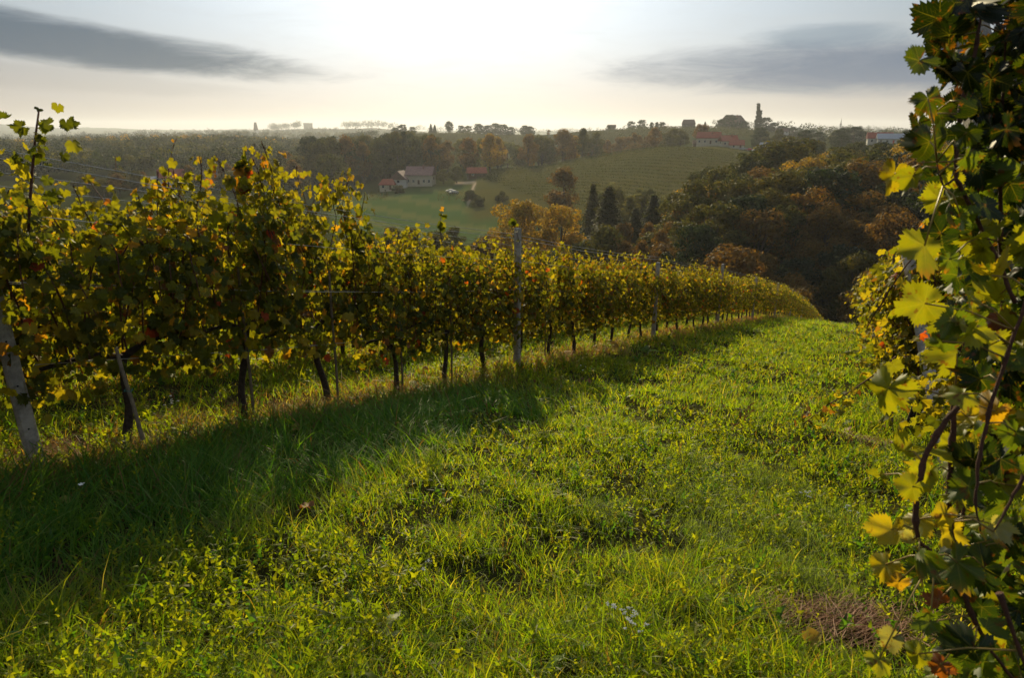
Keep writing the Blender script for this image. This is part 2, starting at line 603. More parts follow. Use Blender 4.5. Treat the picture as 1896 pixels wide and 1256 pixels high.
def build_ground():
    a1 = np.linspace(R(-48), R(48), 620)
    a0 = np.linspace(R(-180), R(-48), 60)[:-1]
    a2 = np.linspace(R(48), R(180), 60)[1:]
    az = np.concatenate([a0, a1, a2])
    rr = np.concatenate([[0.02], np.exp(np.linspace(math.log(.6), math.log(7000), 330))])
    A, RR = np.meshgrid(az, rr)
    x, y = RR * np.sin(A), RR * np.cos(A)
    z = H(x, y)
    nr, na = A.shape
    V = np.stack([x, y, z], -1).reshape(-1, 3)
    i, j = np.meshgrid(np.arange(nr - 1), np.arange(na - 1), indexing='ij')
    q = np.stack([i * na + j, i * na + j + 1, (i + 1) * na + j + 1, (i + 1) * na + j], -1).reshape(-1, 4)
    px, r = pxr(x, y)
    s, p = sp_of(x, y)
    n = fbm(x, y, .02, 77)
    c = np.zeros(x.shape + (3,))
    c[:] = (.030, .040, .012)                                     # woods and rough ground
    def paint(mask, colr):
        for k in range(3):
            c[..., k] = c[..., k] * (1 - mask) + colr[k] * mask
    near = sstep(90, 50, r)
    paint(near, (.026, .028, .010))
    strip = near * np.exp(-((p - ROWP) / .45) ** 2)
    paint(strip, (.10, .065, .03))
    # meadow below the farm
    mead = sstep(590, 625, px) * sstep(960, 900, px) * sstep(195, 215, r) * sstep(350, 325, r)
    paint(mead, (.050, .088, .030))
    lanes = mead * (np.sin(r * .16 + px * .045) > .3) * .45
    paint(lanes, (.12, .13, .05))
    hillv = sstep(850, 885, px) * sstep(1440, 1400, px) * sstep(235, 265, r) * sstep(455, 440, r)
    paint(hillv, (.066, .070, .022))
    ridge = sstep(640, 690, px) * sstep(1520, 1440, px) * sstep(620, 660, r) * sstep(1000, 900, r)
    paint(ridge, (.04, .045, .016))
    rv = sstep(1540, 1570, px) * sstep(350, 370, r) * sstep(700, 600, r)
    paint(rv, (.05, .075, .022))
    far = sstep(1600, 2600, r)
    paint(far, (.045, .06, .025))
    # pale farm track
    tr = np.exp(-((r - 350) / 3.2) ** 2) * sstep(838, 846, px) * sstep(884, 874, px) + .7 * np.exp(-((px - (880 - (350 - r) * .25)) / 2.5) ** 2) * sstep(285, 295, r) * sstep(352, 346, r)
    paint(np.clip(tr * 1.4, 0, 1), (.34, .30, .24))
    c *= (.8 + .4 * n)[..., None]
    me = np_mesh('ground', V, q, [ground_mat()], col=c.reshape(-1, 3), smooth=True)
    return tag(link('ground', me), kind='structure')


build_ground()


# ------------------------------------------------------------------ leaves
def leaf_template(nout, ring=True, seed=None):
    """outline of a grape leaf: five toothed lobes; (0,0) is where the stalk joins, +y the tip"""
    ctl = [(0, .62), (11, .55), (27, .45), (38, .51), (52, .56), (64, .51), (82, .42), (98, .46), (114, .48), (130, .44), (150, .40), (166, .33), (176, .10)]
    half = [c[0] for c in ctl]
    rad = [c[1] for c in ctl]
    ph = np.linspace(-176, 176, nout)
    r = np.interp(np.abs(ph), half, rad)
    if nout >= 30:
        r = r * (1 + .085 * np.where(np.arange(nout) % 2 == 0, 1, -1))
    if seed:
        rs = np.random.default_rng(seed)
        for m_ in range(2, 6):
            r = r * (1 + rs.normal(0, .055) * np.cos(np.radians(ph) * m_ + rs.uniform(0, 6.28)))
        r = r * (1 + rs.normal(0, .028, nout))
        k_ = rs.integers(8, nout - 8)
        r[k_:k_ + 3] *= rs.uniform(.72, .9)
        ph = ph + rs.normal(0, .9, nout)
    a = np.radians(ph)
    out = np.stack([r * np.sin(a), r * np.cos(a)], -1)
    if not ring:
        v = np.concatenate([[[0, 0]], out])
        f = np.array([(0, i + 1, i + 2) for i in range(nout - 1)])
        return v, [f]
    mid = out[::2] * .55
    nm = len(mid)
    v = np.concatenate([[[0, 0]], mid, out])
    f3 = [(0, i + 1, i + 2) for i in range(nm - 1)]
    o0 = nm + 1
    for i in range(nm - 1):
        f3.append((i + 1, o0 + 2 * i, o0 + 2 * i + 1))
        f3.append((i + 1, o0 + 2 * i + 1, i + 2))
        f3.append((i + 2, o0 + 2 * i + 1, o0 + 2 * i + 2))
    return v, [np.array(f3)]


LT_HI = leaf_template(45)
LT_MID = leaf_template(16, False)
LT_LO = leaf_template(8, False)


def frames(nrm, tip):
    n = nrm / np.linalg.norm(nrm, axis=1, keepdims=True)
    t = tip - n * (tip * n).sum(1, keepdims=True)
    t /= np.maximum(np.linalg.norm(t, axis=1, keepdims=True), 1e-6)
    b = np.cross(t, n)
    return b, t, n


def leaves(pos, nrm, tip, size, tmpl, rg, cup=.5, wave=.16, fold=.35):
    """verts, faces, owner index, uv of a set of grape leaves"""
    v2, fs = tmpl
    N, V = len(pos), len(v2)
    b, t, n = frames(nrm, tip)
    r2 = (v2 ** 2).sum(1)
    th = np.arctan2(v2[:, 0], v2[:, 1])
    c1 = rg.normal(0, cup, (N, 1)) + cup * .6
    c2 = rg.uniform(-fold, fold * 1.6, (N, 1))
    ph = rg.uniform(0, 6.28, (N, 1))
    z = -c1 * r2[None] + c2 * np.abs(v2[:, 0])[None] + wave * np.sin(th[None] * 5 + ph) * np.sqrt(r2)[None] * rg.uniform(.3, 1.3, (N, 1))
    loc = (v2[None, :, 0, None] * b[:, None] + v2[None, :, 1, None] * t[:, None] + z[..., None] * n[:, None]) * size[:, None, None]
    vv = (loc + pos[:, None]).reshape(-1, 3)
    off = (np.arange(N) * V)[:, None, None]
    ff = [(f[None] + off).reshape(-1, f.shape[1]) for f in fs]
    uv = np.tile(v2 + .5, (N, 1))
    own = np.repeat(np.arange(N), V)
    edge = np.tile(np.sqrt(r2) / .6, N)
    return vv, ff, own, uv, edge


VG = np.array([(.046, .062, .011), (.072, .090, .013), (.10, .112, .016), (.165, .16, .018), (.21, .19, .025), (.30, .17, .025), (.24, .05, .02), (.13, .07, .03)])


def vine_cols(N, rg, w=(.27, .27, .20, .12, .08, .025, .012, .023)):
    k = rg.choice(len(VG), N, p=np.array(w) / sum(w))
    return VG[k] * rg.uniform(.75, 1.3, (N, 1))


def make_vine(seed, tmpl, n_shoot=15, dens=1.0, ztop=1.85, big=1.0, width=.25, half=.62, w=(.27, .27, .20, .12, .08, .025, .012, .023)):
    """one trellised vine: returns trunk mesh, cane mesh, foliage mesh.  x along the row, y across it"""
    rg = np.random.default_rng(seed)
    rd = random.Random(seed)
    # trunk, two cordon arms
    tr = MB()
    lean = rd.uniform(-.12, .12)
    pts, rad = [], []
    for i in range(9):
        f = i / 8
        pts.append((lean * f + .025 * math.sin(f * 7 + seed), .02 * math.sin(f * 5 + 2 * seed), -.06 + .76 * f))
        rad.append(.034 - .012 * f + (.018 if i == 0 else 0) + (.012 if i == 8 else 0) + rd.uniform(-.004, .004))
    tr.tube(pts, rad, 8)
    for sg in (-1, 1):
        q = [Vector(pts[-1]), Vector((lean + sg * .14, .01, .76)), Vector((lean + sg * .35, -.01, .77)), Vector((sg * half, .0, .76))]
        tr.tube(q, [.026, .02, .016, .012], 6)
    ca = MB()
    Lp, Ln, Lt, Ls = [], [], [], []
    for k in range(n_shoot):
        x0 = -half + (k + .5) / n_shoot * half * 2 + rd.uniform(-.05, .05)
        top = ztop + rd.gauss(0, .06) + (rd.uniform(.05, .14) if rd.random() < .10 else 0)
        z0 = .76
        side = rd.choice((-1, 1))
        yo = rd.gauss(0, width * .45)
        droop = rd.random() < .42
        n = 16
        path = []
        wob = rd.uniform(0, 6)
        for i in range(n):
            f = i / (n - 1)
            if droop:
                zz = z0 + (min(top, 1.55) - z0) * math.sin(f * 2.5) / 1.0 - .25 * max(0, f - .6)
                yy = side * (.05 + (width + .12) * f ** 1.2) * 1.0
            else:
                zz = z0 + (top - z0) * f
                yy = yo * math.sin(f * 3.0) + .04 * math.sin(wob + f * 9)
            path.append((x0 + .07 * math.sin(wob + f * 5) + rd.uniform(-.01, .01), yy, zz))
        ca.tube(path, [.0068 - .0035 * i / n for i in range(n)], 4, False)
        m = int(66 * dens)
        fs = rg.uniform(0.02, 1, m) ** .85
        pa = np.array(path)
        idx = fs * (n - 1)
        i0 = np.minimum(idx.astype(int), n - 2)
        g = (idx - i0)[:, None]
        c = pa[i0] * (1 - g) + pa[i0 + 1] * g
        sgn = np.where(rg.random(m) < .5, -1.0, 1.0)
        spread = rg.uniform(.05, .16, m) * (1.15 - .45 * fs)
        c = c + np.stack([rg.normal(0, .07, m), sgn * spread + rg.normal(0, .04, m), rg.normal(0, .05, m)], -1)
        nr = np.stack([rg.normal(0, .45, m), sgn * rg.uniform(.3, 1.2, m), rg.uniform(-.15, .95, m)], -1)
        tp = np.stack([rg.normal(0, .5, m), sgn * .5 + rg.normal(0, .3, m), -np.abs(rg.normal(.8, .4, m))], -1)
        Lp.append(c)
        Ln.append(nr)
        Lt.append(tp)
        Ls.append(rg.uniform(.050, .108, m) * (1.10 - .35 * fs) * big)
    # hanging growth at the underside
    m = int(210 * dens)
    Lp.append(np.stack([rg.uniform(-half, half, m), rg.normal(0, width * .6, m), rg.uniform(.52, .95, m)], -1))
    Ln.append(np.stack([rg.normal(0, .5, m), rg.normal(0, .9, m), rg.uniform(-.2, .7, m)], -1))
    Lt.append(np.stack([rg.normal(0, .4, m), rg.normal(0, .4, m), -np.ones(m)], -1))
    Ls.append(rg.uniform(.06, .105, m) * big)
    pos, nrm, tip, size = (np.concatenate(q) for q in (Lp, Ln, Lt, Ls))
    pos[:, 2] = np.where(pos[:, 2] > ztop + .15, ztop + .15 - rg.uniform(0, .12, len(pos)), pos[:, 2])
    vv, ff, own, uv, edge = leaves(pos, nrm, tip, size, tmpl, rg)
    cols = vine_cols(len(pos), rg, w)
    # younger, yellower leaves towards the shoot tips
    hi = np.clip((pos[:, 2] - 1.45) / .5, 0, 1)[:, None]
    cols = cols * (1 - .45 * hi) + np.array((.19, .18, .022)) * .45 * hi
    c = cols[own]
    # some leaves have rusty margins
    rim = (rg.random(len(pos)) < .22)[own] * np.clip((edge - .72) * 3, 0, 1)
    c = c * (1 - rim[:, None]) + np.array((.24, .085, .02)) * rim[:, None]
    fol = np_mesh('foliage', vv, ff, [M_vine], col=c)
    return tr.mesh('trunk', M_bark, True), ca.mesh('cane', M_cane), fol


def add_vine(meshes, s, p, rz, scale, label, group, sink=0.0):
    x, y = xy_of(s, p)
    o = empty('grapevine', (x, y, h1(x, y) - sink), rz, label, 'grapevine', group)
    o.scale = scale
    for nm, me in zip(('trunk', 'cane', 'foliage'), meshes):
        link(nm, me, o)
    return o


ROWZ = math.atan2(DY, DX)
V_HI = [make_vine(100 + i, LT_HI, 15, 1.0, 1.86) for i in range(4)]
WM = (.17, .23, .24, .17, .11, .035, .012, .023)
V_MID = [make_vine(200 + i, LT_MID, 14, 1.0, 1.84, 1.0, .25, .62, WM) for i in range(5)]
WR = (.08, .18, .28, .28, .13, .012, .005, .033)
V_RH = [make_vine(410 + i, LT_HI, 16, 1.1, 1.9, 1.0, .30, .62, WR) for i in range(3)]
V_RM = [make_vine(420 + i, LT_MID, 15, 1.0, 1.9, 1.1, .30, .62, WR) for i in range(3)]
V_LO = [make_vine(300 + i, LT_LO, 12, .55, 1.84, 1.35, .25, .62, WM) for i in range(4)]
ORD = ['first', 'second', 'third', 'fourth', 'fifth', 'sixth', 'seventh', 'eighth', 'ninth', 'tenth', 'eleventh']

POST_S = [2.05, 8.4, 15.3, 22.7, 30.0, 37.5, 45.0, 53.0, 61.0, 70.0]


def rowr(s):
    return -.74 + .42 * float(sstep(9, 20, s))


def row_vines():
    rd = random.Random(5)
    s = .55
    k = 0
    names = ['leaning left concrete post', 'tall pale post in the middle of the left row',
             'post half hidden in the leaves beyond the middle one', 'last post standing clear of the left row']
    count = {}
    while s < 92:
        sj = s + rd.uniform(-.06, .06)
        near = s < 7
        ms = (V_HI if near else V_MID if s < 24 else V_LO)
        me = ms[k % len(ms)] if near else rd.choice(ms)
        hs = rd.uniform(.95, 1.04) * (1.16 if 3.2 < s < 4.8 else 1.01 if s < 3.3 else .955 if s < 8 else .97)
        if s < POST_S[0]:
            lab = 'grapevine cut by the left photo edge, with a tall bare shoot above the others'
            if k:
                lab = 'leafy grapevine at the left edge around the top of the leaning concrete post'
            if k > 1:
                lab = None
        else:
            lab = None
        grp = 'grapevines of the left row'
        if lab is None:
            i = sum(1 for q in POST_S[:4] if q < sj) - 1
            if i < 0:
                lab = 'leafy grapevine just left of the leaning concrete post'
            elif i < 3:
                count[i] = count.get(i, 0) + 1
                lab = '%s vine right of the %s' % (ORD[count[i] - 1], names[i])
            else:
                lab = 'small distant grapevine in the dense part of the left row past its last clear post'
        o = add_vine(me, sj, ROWP + rd.uniform(-.03, .03), ROWZ + rd.choice((0, math.pi)) + rd.uniform(-.03, .03),
                     (rd.uniform(.95, 1.08), rd.uniform(.9, 1.15), hs), lab, grp)
        s += 1.02
        k += 1
    # second and third rows behind
    for p0, s0, s1 in ((6.85, -1.4, 60), (9.2, 1.0, 55)):
        s = s0
        while s < s1:
            me = rd.choice(V_MID if s < 14 else V_LO)
            lab = ('grapevine of the second row, its dark trunk showing under the front row' if p0 < 8
                   else 'grapevine of the third row, seen only through gaps in the rows before it')
            add_vine(me, s + rd.uniform(-.08, .08), p0, ROWZ + rd.choice((0, math.pi)),
                     (1.05, 1.2, rd.uniform(1.0, 1.08) * (1.1 if s < 8 else 1)), lab, 'grapevines of the rows behind the left row', .24)
            s += 1.1
    # right hand row, past the close vine
    s = 5.0
    k = 0
    while s < 42:
        me = V_RH[k % 3] if s < 11 else rd.choice(V_RM)
        lab = ('grapevine of the right row directly behind the close one, trunk at the photo edge' if k == 0 else
               'grapevine of the right row before the slanted concrete post' if k == 1 else
               'grapevine of the right row standing just left of its slanted concrete post' if k == 2 else
               'grapevine of the right row next beyond the dark trunk beside the slanted post' if k == 3 else
               'small grapevine farther down the right row, mostly hidden by the nearer ones')
        if not (k == 1 or k == 2):
            add_vine(me, s + rd.uniform(-.05, .05), rowr(s) + rd.uniform(-.04, .04), ROWZ + rd.choice((0, math.pi)),
                     (1.1, 1.4, rd.uniform(1.15, 1.28)), lab, 'grapevines of the right row')
        elif k == 2:
            add_vine(V_RH[2], 8.7, -.60, ROWZ, (1.1, 1.3, 1.22), lab, 'grapevines of the right row')
        s += 1.2
        k += 1


row_vines()


# ------------------------------------------------------------------ posts, stakes, wires
def post_mesh(hh, w=.085, holes=True):
    m = MB()
    c = w * .18
    prof = [(-w / 2 + c, -w / 2), (w / 2 - c, -w / 2), (w / 2, -w / 2 + c), (w / 2, w / 2 - c), (w / 2 - c, w / 2), (-w / 2 + c, w / 2), (-w / 2, w / 2 - c), (-w / 2, -w / 2 + c)]
    vs, fs = [], []
    zs = [-.35, 0, hh * .25, hh * .5, hh * .75, hh - .015, hh]
    rd = random.Random(int(hh * 100))
    for i, z in enumerate(zs):
        k = 1.05 - .1 * i / 6 if i < 6 else .72
        for x, y in prof:
            vs.append((x * k + rd.uniform(-.0015, .0015), y * k + rd.uniform(-.0015, .0015), z + (rd.uniform(-.006, .006) if i == 6 else 0)))
    for i in range(len(zs) - 1):
        for j in range(8):
            fs.append((i * 8 + j, i * 8 + (j + 1) % 8, (i + 1) * 8 + (j + 1) % 8, (i + 1) * 8 + j))
    fs.append(tuple((len(zs) - 1) * 8 + j for j in range(8)))
    m.add(vs, fs)
    return m


def post(foot, top, label, group=None, w=.085):
    foot, top = Vector(foot), Vector(top)
    d = top - foot
    root = empty('concrete_post', foot, 0, label, 'post', group)
    sh = post_mesh(d.length, w).build('shaft', M_concrete, root)
    sh.rotation_mode = 'QUATERNION'
    q = d.to_track_quat('Z', 'Y')
    sh.rotation_quaternion = q @ Matrix.Rotation(ROWZ + .1, 4, 'Z').to_quaternion()
    hl = MB()
    for k in range(1, int(d.length / .28)):
        z = k * .28
        hl.tube([(-w * .46, 0, z), (-w * .535, 0, z)], .006, 8)
        hl.tube([(w * .46, 0, z), (w * .535, 0, z)], .006, 8)
    h = hl.build('wire_holes', plain_dark, root)
    h.rotation_mode = 'QUATERNION'
    h.rotation_quaternion = sh.rotation_quaternion
    return root


plain_dark = plain('dark_hole', (.02, .018, .015), .9)


def gpos(s, p, dz=0.0):
    x, y = xy_of(s, p)
    return Vector((x, y, h1(x, y) + dz))


labs = ['leaning grey concrete post at the left photo edge, foot in dry straw',
        'tall pale weathered concrete post in the middle of the left row with bare top',
        'concrete post half buried in leaves midway down the left row',
        'slim pale concrete post rising above the left row near the dark wood']
for i, s in enumerate(POST_S):
    f = gpos(s, ROWP - .12)
    if i == 0:
        lf = gp(70, 866)
        post(lf, lf + Vector((-.09, .04, 1.95)), labs[0], 'concrete posts of the left row', w=.088)
        continue
    hh = (2.0, 2.07, 1.86, 2.12)[min(i, 3)] if i < 4 else 1.9
    post(f, f + Vector((.01, 0, hh)), labs[i] if i < 4 else 'far concrete post lost in the leaves of the left row past the last clear one',
         'concrete posts of the left row', w=.09)
for s in (6.5, 13.5, 21.0, 29.0, 37.0):
    f = gpos(s, 6.8)
    post(f, f + Vector((0, 0, 1.9)), 'concrete post of the second vine row, seen between front row trunks', 'concrete posts of the second row')
# right row
ft = P(1752, 872, 6.5)
ft.z = h1(ft.x, ft.y)
post(ft, P(1680, 470, 7.25), 'slanted concrete post in the right row behind large hanging yellow leaf', 'concrete posts of the right row', w=.115)
ft = P(1935, 690, 2.05)
tp = P(1797, 90, 2.25)
dd = (ft - tp)
k = 1
for _ in range(40):
    e = tp + dd * k
    if e.z <= h1(e.x, e.y):
        break
    k += .02
post(tp + dd * k, tp + (tp - ft) * .1, 'dark close concrete post behind the leaves at the right photo edge', 'concrete posts of the right row', w=.11)

# wooden stakes tied beside trunks
def stake(foot, top, label, r=.013):
    root = empty('vine_stake', foot, 0, label, 'stake', 'wooden stakes in the vine rows')
    m = MB()
    d = Vector(top) - Vector(foot)
    m.tube([-d.normalized() * .1, d * .3 + Vector((.004, 0, 0)), d * .7 - Vector((.003, 0, 0)), d], [r * 1.05, r, r, r * .9], 6)
    m.build('shaft', M_wood, root)
    t = MB()
    c = d * .45
    t.tube([c + Vector((math.cos(a) * r * 2.0, math.sin(a) * r * 2.0, .004 * math.sin(3 * a))) for a in np.linspace(0, 6.28, 13)], .0025, 5)
    t.build('tie', plain_tie, root)
    return root


plain_tie = plain('green_tie', (.03, .12, .10), .6)
stake(P(256, 786, 4.15), P(215, 645, 4.08), 'short slanted wooden stake in front of the trunks near the leaning post', .0115)
for s, l in ((4.72, 'upright wooden stake beside the second bare trunk from the leaning post'),
             (5.75, 'thin wooden stake against the trunk left of the blackish grass tuft'),
             (6.75, 'thin pale stake between dry grass tufts left of the middle post'),
             (3.7, 'wooden stake beside the forked dark trunk left of centre'),
             (9.45, 'thin stake beside the first trunk right of the middle post')):
    f = gpos(s, ROWP - .07)
    stake(f, f + Vector((.01, .01, 1.35)), l, .0125)
f = P(1668, 700, 8.0)
f.z = h1(f.x, f.y)
stake(f, P(1655, 470, 7.9), 'thin pale stake at the left side of the right vine row', .014)


def wire(pts, label, group, r=.0022):
    m = MB()
    o = Vector(pts[0])
    m.tube([Vector(p) - o for p in pts], r, 5)
    me = m.build('trellis_wire', M_wire, None, loc=o)
    return tag(me, label, 'wire', group)


hts = [(.68, 0.0, 'lowest trellis wire of the left row carrying the trunks'), (1.2, .055, 'front middle trellis wire of the left row'),
       (1.2, -.055, 'rear middle trellis wire of the left row'), (1.62, .055, 'front upper trellis wire of the left row'),
       (1.93, .055, 'top front wire glinting above the leaves left of the middle post'), (1.99, -.05, 'top rear wire glinting above the leaves left of the middle post')]
for hz, dp, l in hts:
    pts = []
    for i in range(len(POST_S) - 1):
        for f in (0, .33, .66):
            s = POST_S[i] * (1 - f) + POST_S[i + 1] * f
            a, b = gpos(POST_S[i], ROWP), gpos(POST_S[i + 1], ROWP)
            q = a.lerp(b, f) + Vector((DY, -DX, 0)) * (dp + .07) + Vector((0, 0, hz - .05 * math.sin(f * math.pi)))
            pts.append(q)
    wire(pts, l, 'trellis wires of the left row', .0026)
for hz, l in ((2.05, 'top wire of the second row crossing the wooded hill at left'), (1.93, 'lower wire of the second row crossing the wooded hill at left')):
    wire([gpos(s, 6.8, hz) for s in (-2, 2, 6.5, 13.5, 21, 29)], l, 'trellis wires of the second row', .0028)

# ------------------------------------------------------------------ the close vine at the right edge
NC = {'d': (.014, .030, .008), 'g': (.055, .095, .014), 'l': (.155, .185, .014), 'y': (.23, .215, .016), 'o': (.27, .19, .02), 'r': (.17, .06, .02), 'p': (.20, .22, .13)}  # the dark green entry includes shade painted in for the upper leaves
NEAR = [(1740, 35, 120, 'd'), (1702, 112, 80, 'g'), (1738, 92, 70, 'd'), (1780, 45, 80, 'd'), (1830, 80, 100, 'd'), (1865, 30, 95, 'd'),
        (1800, 5, 90, 'd'), (1772, 128, 95, 'd'), (1835, 145, 100, 'd'), (1880, 110, 95, 'd'), (1718, 182, 75, 'g'), (1700, 228, 70, 'g'),
        (1770, 195, 85, 'd'), (1722, 262, 105, 'g'), (1790, 245, 75, 'g'), (1805, 190, 90, 'd'), (1862, 205, 110, 'd'), (1885, 262, 100, 'd'),
        (1656, 322, 80, 'y'), (1690, 326, 66, 'l'), (1732, 322, 60, 'd'), (1760, 330, 60, 'l'), (1812, 310, 95, 'd'), (1790, 290, 65, 'g'),
        (1742, 368, 85, 'l'), (1712, 455, 130, 'l'), (1742, 432, 105, 'd'), (1805, 442, 85, 'l'), (1822, 380, 90, 'd'), (1870, 340, 95, 'd'),
        (1882, 425, 100, 'd'), (1822, 465, 64, 'l'), (1865, 470, 55, 'l'), (1836, 510, 88, 'y'), (1712, 562, 118, 'l'), (1792, 552, 64, 'l'),
        (1852, 545, 85, 'l'), (1762, 592, 85, 'g'), (1802, 612, 75, 'l'), (1745, 632, 64, 'g'), (1772, 655, 95, 'l'), (1832, 640, 85, 'l'),
        (1880, 602, 90, 'l'), (1645, 718, 120, 'l'), (1815, 702, 110, 'd'), (1872, 705, 115, 'd'), (1842, 762, 85, 'o'), (1790, 772, 62, 'y'),
        (1782, 730, 75, 'l'), (1762, 822, 66, 'l'), (1802, 852, 110, 'd'), (1852, 850, 100, 'd'), (1672, 836, 82, 'l'), (1628, 880, 52, 'l'),
        (1722, 872, 76, 'l'), (1690, 902, 76, 'l'), (1650, 982, 88, 'y'), (1702, 962, 76, 'y'), (1640, 1046, 76, 'y'), (1664, 1078, 52, 'o'),
        (1750, 952, 64, 'y'), (1762, 985, 85, 'y'), (1792, 902, 92, 'g'), (1852, 902, 85, 'g'), (1886, 902, 74, 'l'), (1822, 962, 92, 'g'),
        (1772, 1042, 112, 'g'), (1822, 1052, 120, 'd'), (1880, 1002, 92, 'd'), (1702, 1022, 72, 'g'), (1712, 1062, 74, 'd'), (1738, 1112, 62, 'r'),
        (1802, 1122, 112, 'd'), (1872, 1102, 120, 'd'), (1652, 1182, 64, 'p'), (1628, 1222, 66, 'l'), (1700, 1212, 66, 'l'), (1742, 1232, 62, 'r'),
        (1802, 1202, 120, 'd'), (1872, 1202, 130, 'd'), (1722, 1152, 62, 'g'), (1850, 975, 66, 'p'), (1690, 1000, 60, 'p'), (1775, 598, 52, 'p'),
        (1758, 480, 50, 'g'), (1780, 400, 70, 'g'), (1845, 420, 70, 'l'), (1850, 590, 70, 'r'), (1880, 800, 70, 'g'), (1735, 205, 60, 'g'),
        (1895, 1000, 90, 'd'), (1895, 60, 110, 'd'), (1895, 180, 110, 'd'), (1850, 265, 90, 'd'), (1840, 235, 80, 'd')]


def close_vine():
    rd = random.Random(3)
    rg = np.random.default_rng(8)
    base = P(1930, 980, 2.6)
    base.z = h1(base.x, base.y)
    root = empty('grapevine', base, 0, 'close grapevine filling the right photo edge with big backlit yellow green leaves', 'grapevine', 'grapevines of the right row')
    B = np.array(base)
    pos, nrm, tip, size, cc = [], [], [], [], []
    stalks = []
    canes = [
        ([(1775, 752), (1745, 790), (1712, 848), (1703, 885), (1696, 920), (1694, 965), (1700, 1000), (1730, 1030)], 1.50, .0075),
        ([(1768, 740), (1764, 800), (1760, 860), (1756, 920), (1760, 985), (1772, 1045), (1790, 1120), (1830, 1200), (1900, 1290)], 1.58, .0078),
        ([(1790, 900), (1782, 960), (1780, 1030)], 1.72, .007),
        ([(1905, 540), (1872, 640), (1840, 730), (1822, 800), (1812, 860), (1806, 930), (1815, 985)], 1.45, .0048),
        ([(1880, 560), (1850, 490), (1815, 420), (1790, 370), (1770, 330), (1772, 270), (1776, 210), (1800, 120), (1815, 40), (1820, -30)], 1.55, .006),
        ([(1770, 330), (1745, 345), (1735, 300)], 1.5, .004),
        ([(1896, 880), (1870, 930), (1840, 985)], 1.35, .005),
        ([(1850, 1100), (1880, 1180), (1915, 1280)], 1.4, .008),
        ([(1860, 650), (1855, 500), (1850, 300), (1858, 150), (1870, -20)], 1.7, .006),
    ]
    cm = MB()
    cpts = []
    for pl, t0, r in canes:
        pts = [P(x, y, t0) for x, y in pl]
        fine = []
        for i in range(len(pts) - 1):
            for f in (0, .25, .5, .75):
                fine.append(pts[i].lerp(pts[i + 1], f) + Vector((rd.uniform(-1, 1), rd.uniform(-1, 1), rd.uniform(-1, 1))) * .0018)
        fine.append(pts[-1])
        rad = [r * (1.35 if i % 5 == 0 else 1.0) * (1 if i < len(fine) - 8 else .35 + .65 * (len(fine) - 1 - i) / 8) * rd.uniform(.92, 1.08) for i in range(len(fine))]
        cm.tube([q - base for q in fine], [v * .8 for v in rad], 8)
        cpts += fine
    # dangling laterals back to the head of the vine
    cm.tube([base + Vector((0, 0, -.05)) - base, Vector((.02, .03, .5)), Vector((0, -.02, .95)), P(1905, 540, 1.45) - base], [.035, .028, .026, .008], 8)
    cm.build('trunk', M_cane, root, True)
    toC = Vector((0, 0, EYE))
    hero = list(NEAR)
    for (x, y, sz, ty) in hero:
        t = 1.42 + .25 * rd.random() + (.12 if ty == 'd' else 0) - (.0 if x < 1750 else .05)
        if x > 1840:
            t += .1
        q = P(x, y, t)
        view = (toC - q).normalized()
        n = view * rd.choice((1, -1, 1)) + Vector((rd.gauss(0, .6), rd.gauss(0, .5), rd.gauss(.2, .5)))
        tp = Vector((rd.gauss(-.35, .5), rd.gauss(0, .3), -1 + rd.gauss(0, .4)))
        if (x, y) == (1645, 718):
            n, tp = Vector((-.75, -.5, .1)), Vector((-.3, 0, -1))
        if (x, y) == (1712, 562):
            n, tp = Vector((-.3, -1, .15)), Vector((-1, 0, -.25))
        pos.append(np.array(q - base))
        nrm.append(np.array(n))
        tip.append(np.array(tp))
        size.append(sz * t / FPX * .76)
        cc.append(np.array(NC[ty]) * rd.uniform(.85, 1.2) * (.45 if y < 270 else 1))  # leaves high on the vine get darker colour, standing in for canopy shade
        stalks.append((q, t))
    # fill behind the named leaves
    for _ in range(640):
        y = rd.uniform(-60, 1290)
        left = np.interp(y, [-60, 60, 200, 300, 450, 600, 720, 850, 950, 1050, 1150, 1300], [1760, 1745, 1750, 1740, 1760, 1760, 1800, 1760, 1740, 1740, 1760, 1700])
        x = left + (2010 - left) * rd.random() ** .75
        t = rd.uniform(1.55, 2.25) if y > 250 else rd.uniform(1.5, 2.1)
        q = P(x, y, t)
        if q.z < h1(q.x, q.y) + .05:
            continue
        pos.append(np.array(q - base))
        nrm.append(np.array((rd.gauss(-.2, .7), rd.gauss(0, .8), rd.gauss(.3, .5))))
        tip.append(np.array((rd.gauss(0, .5), rd.gauss(0, .4), -1)))
        size.append(rd.uniform(.055, .105))
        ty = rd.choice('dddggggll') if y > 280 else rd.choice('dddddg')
        cc.append(np.array(NC[ty]) * rd.uniform(.8, 1.2) * (.5 if y < 280 else 1))  # upper fill leaves carry the same shade in their colour
        if rd.random() < .3:
            stalks.append((q, t))
    pos, nrm, tip, size, cc = (np.array(q) for q in (pos, nrm, tip, size, cc))
    tt = rg.integers(0, len(HERO), len(pos))
    VV, FF, CC, UU, off = [], [], [], [], 0
    for q in range(len(HERO)):
        k = np.where(tt == q)[0]
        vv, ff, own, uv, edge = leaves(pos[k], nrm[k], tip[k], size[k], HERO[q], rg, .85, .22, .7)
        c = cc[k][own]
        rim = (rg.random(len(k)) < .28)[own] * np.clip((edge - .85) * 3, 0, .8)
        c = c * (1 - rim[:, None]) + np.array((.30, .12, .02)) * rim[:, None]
        VV.append(vv)
        FF.append(ff[0] + off)
        CC.append(c)
        UU.append(uv)
        off += len(vv)
    link('foliage', np_mesh('foliage', np.concatenate(VV), np.concatenate(FF), [M_vine_near], col=np.concatenate(CC), uv=np.concatenate(UU), smooth=True), root)
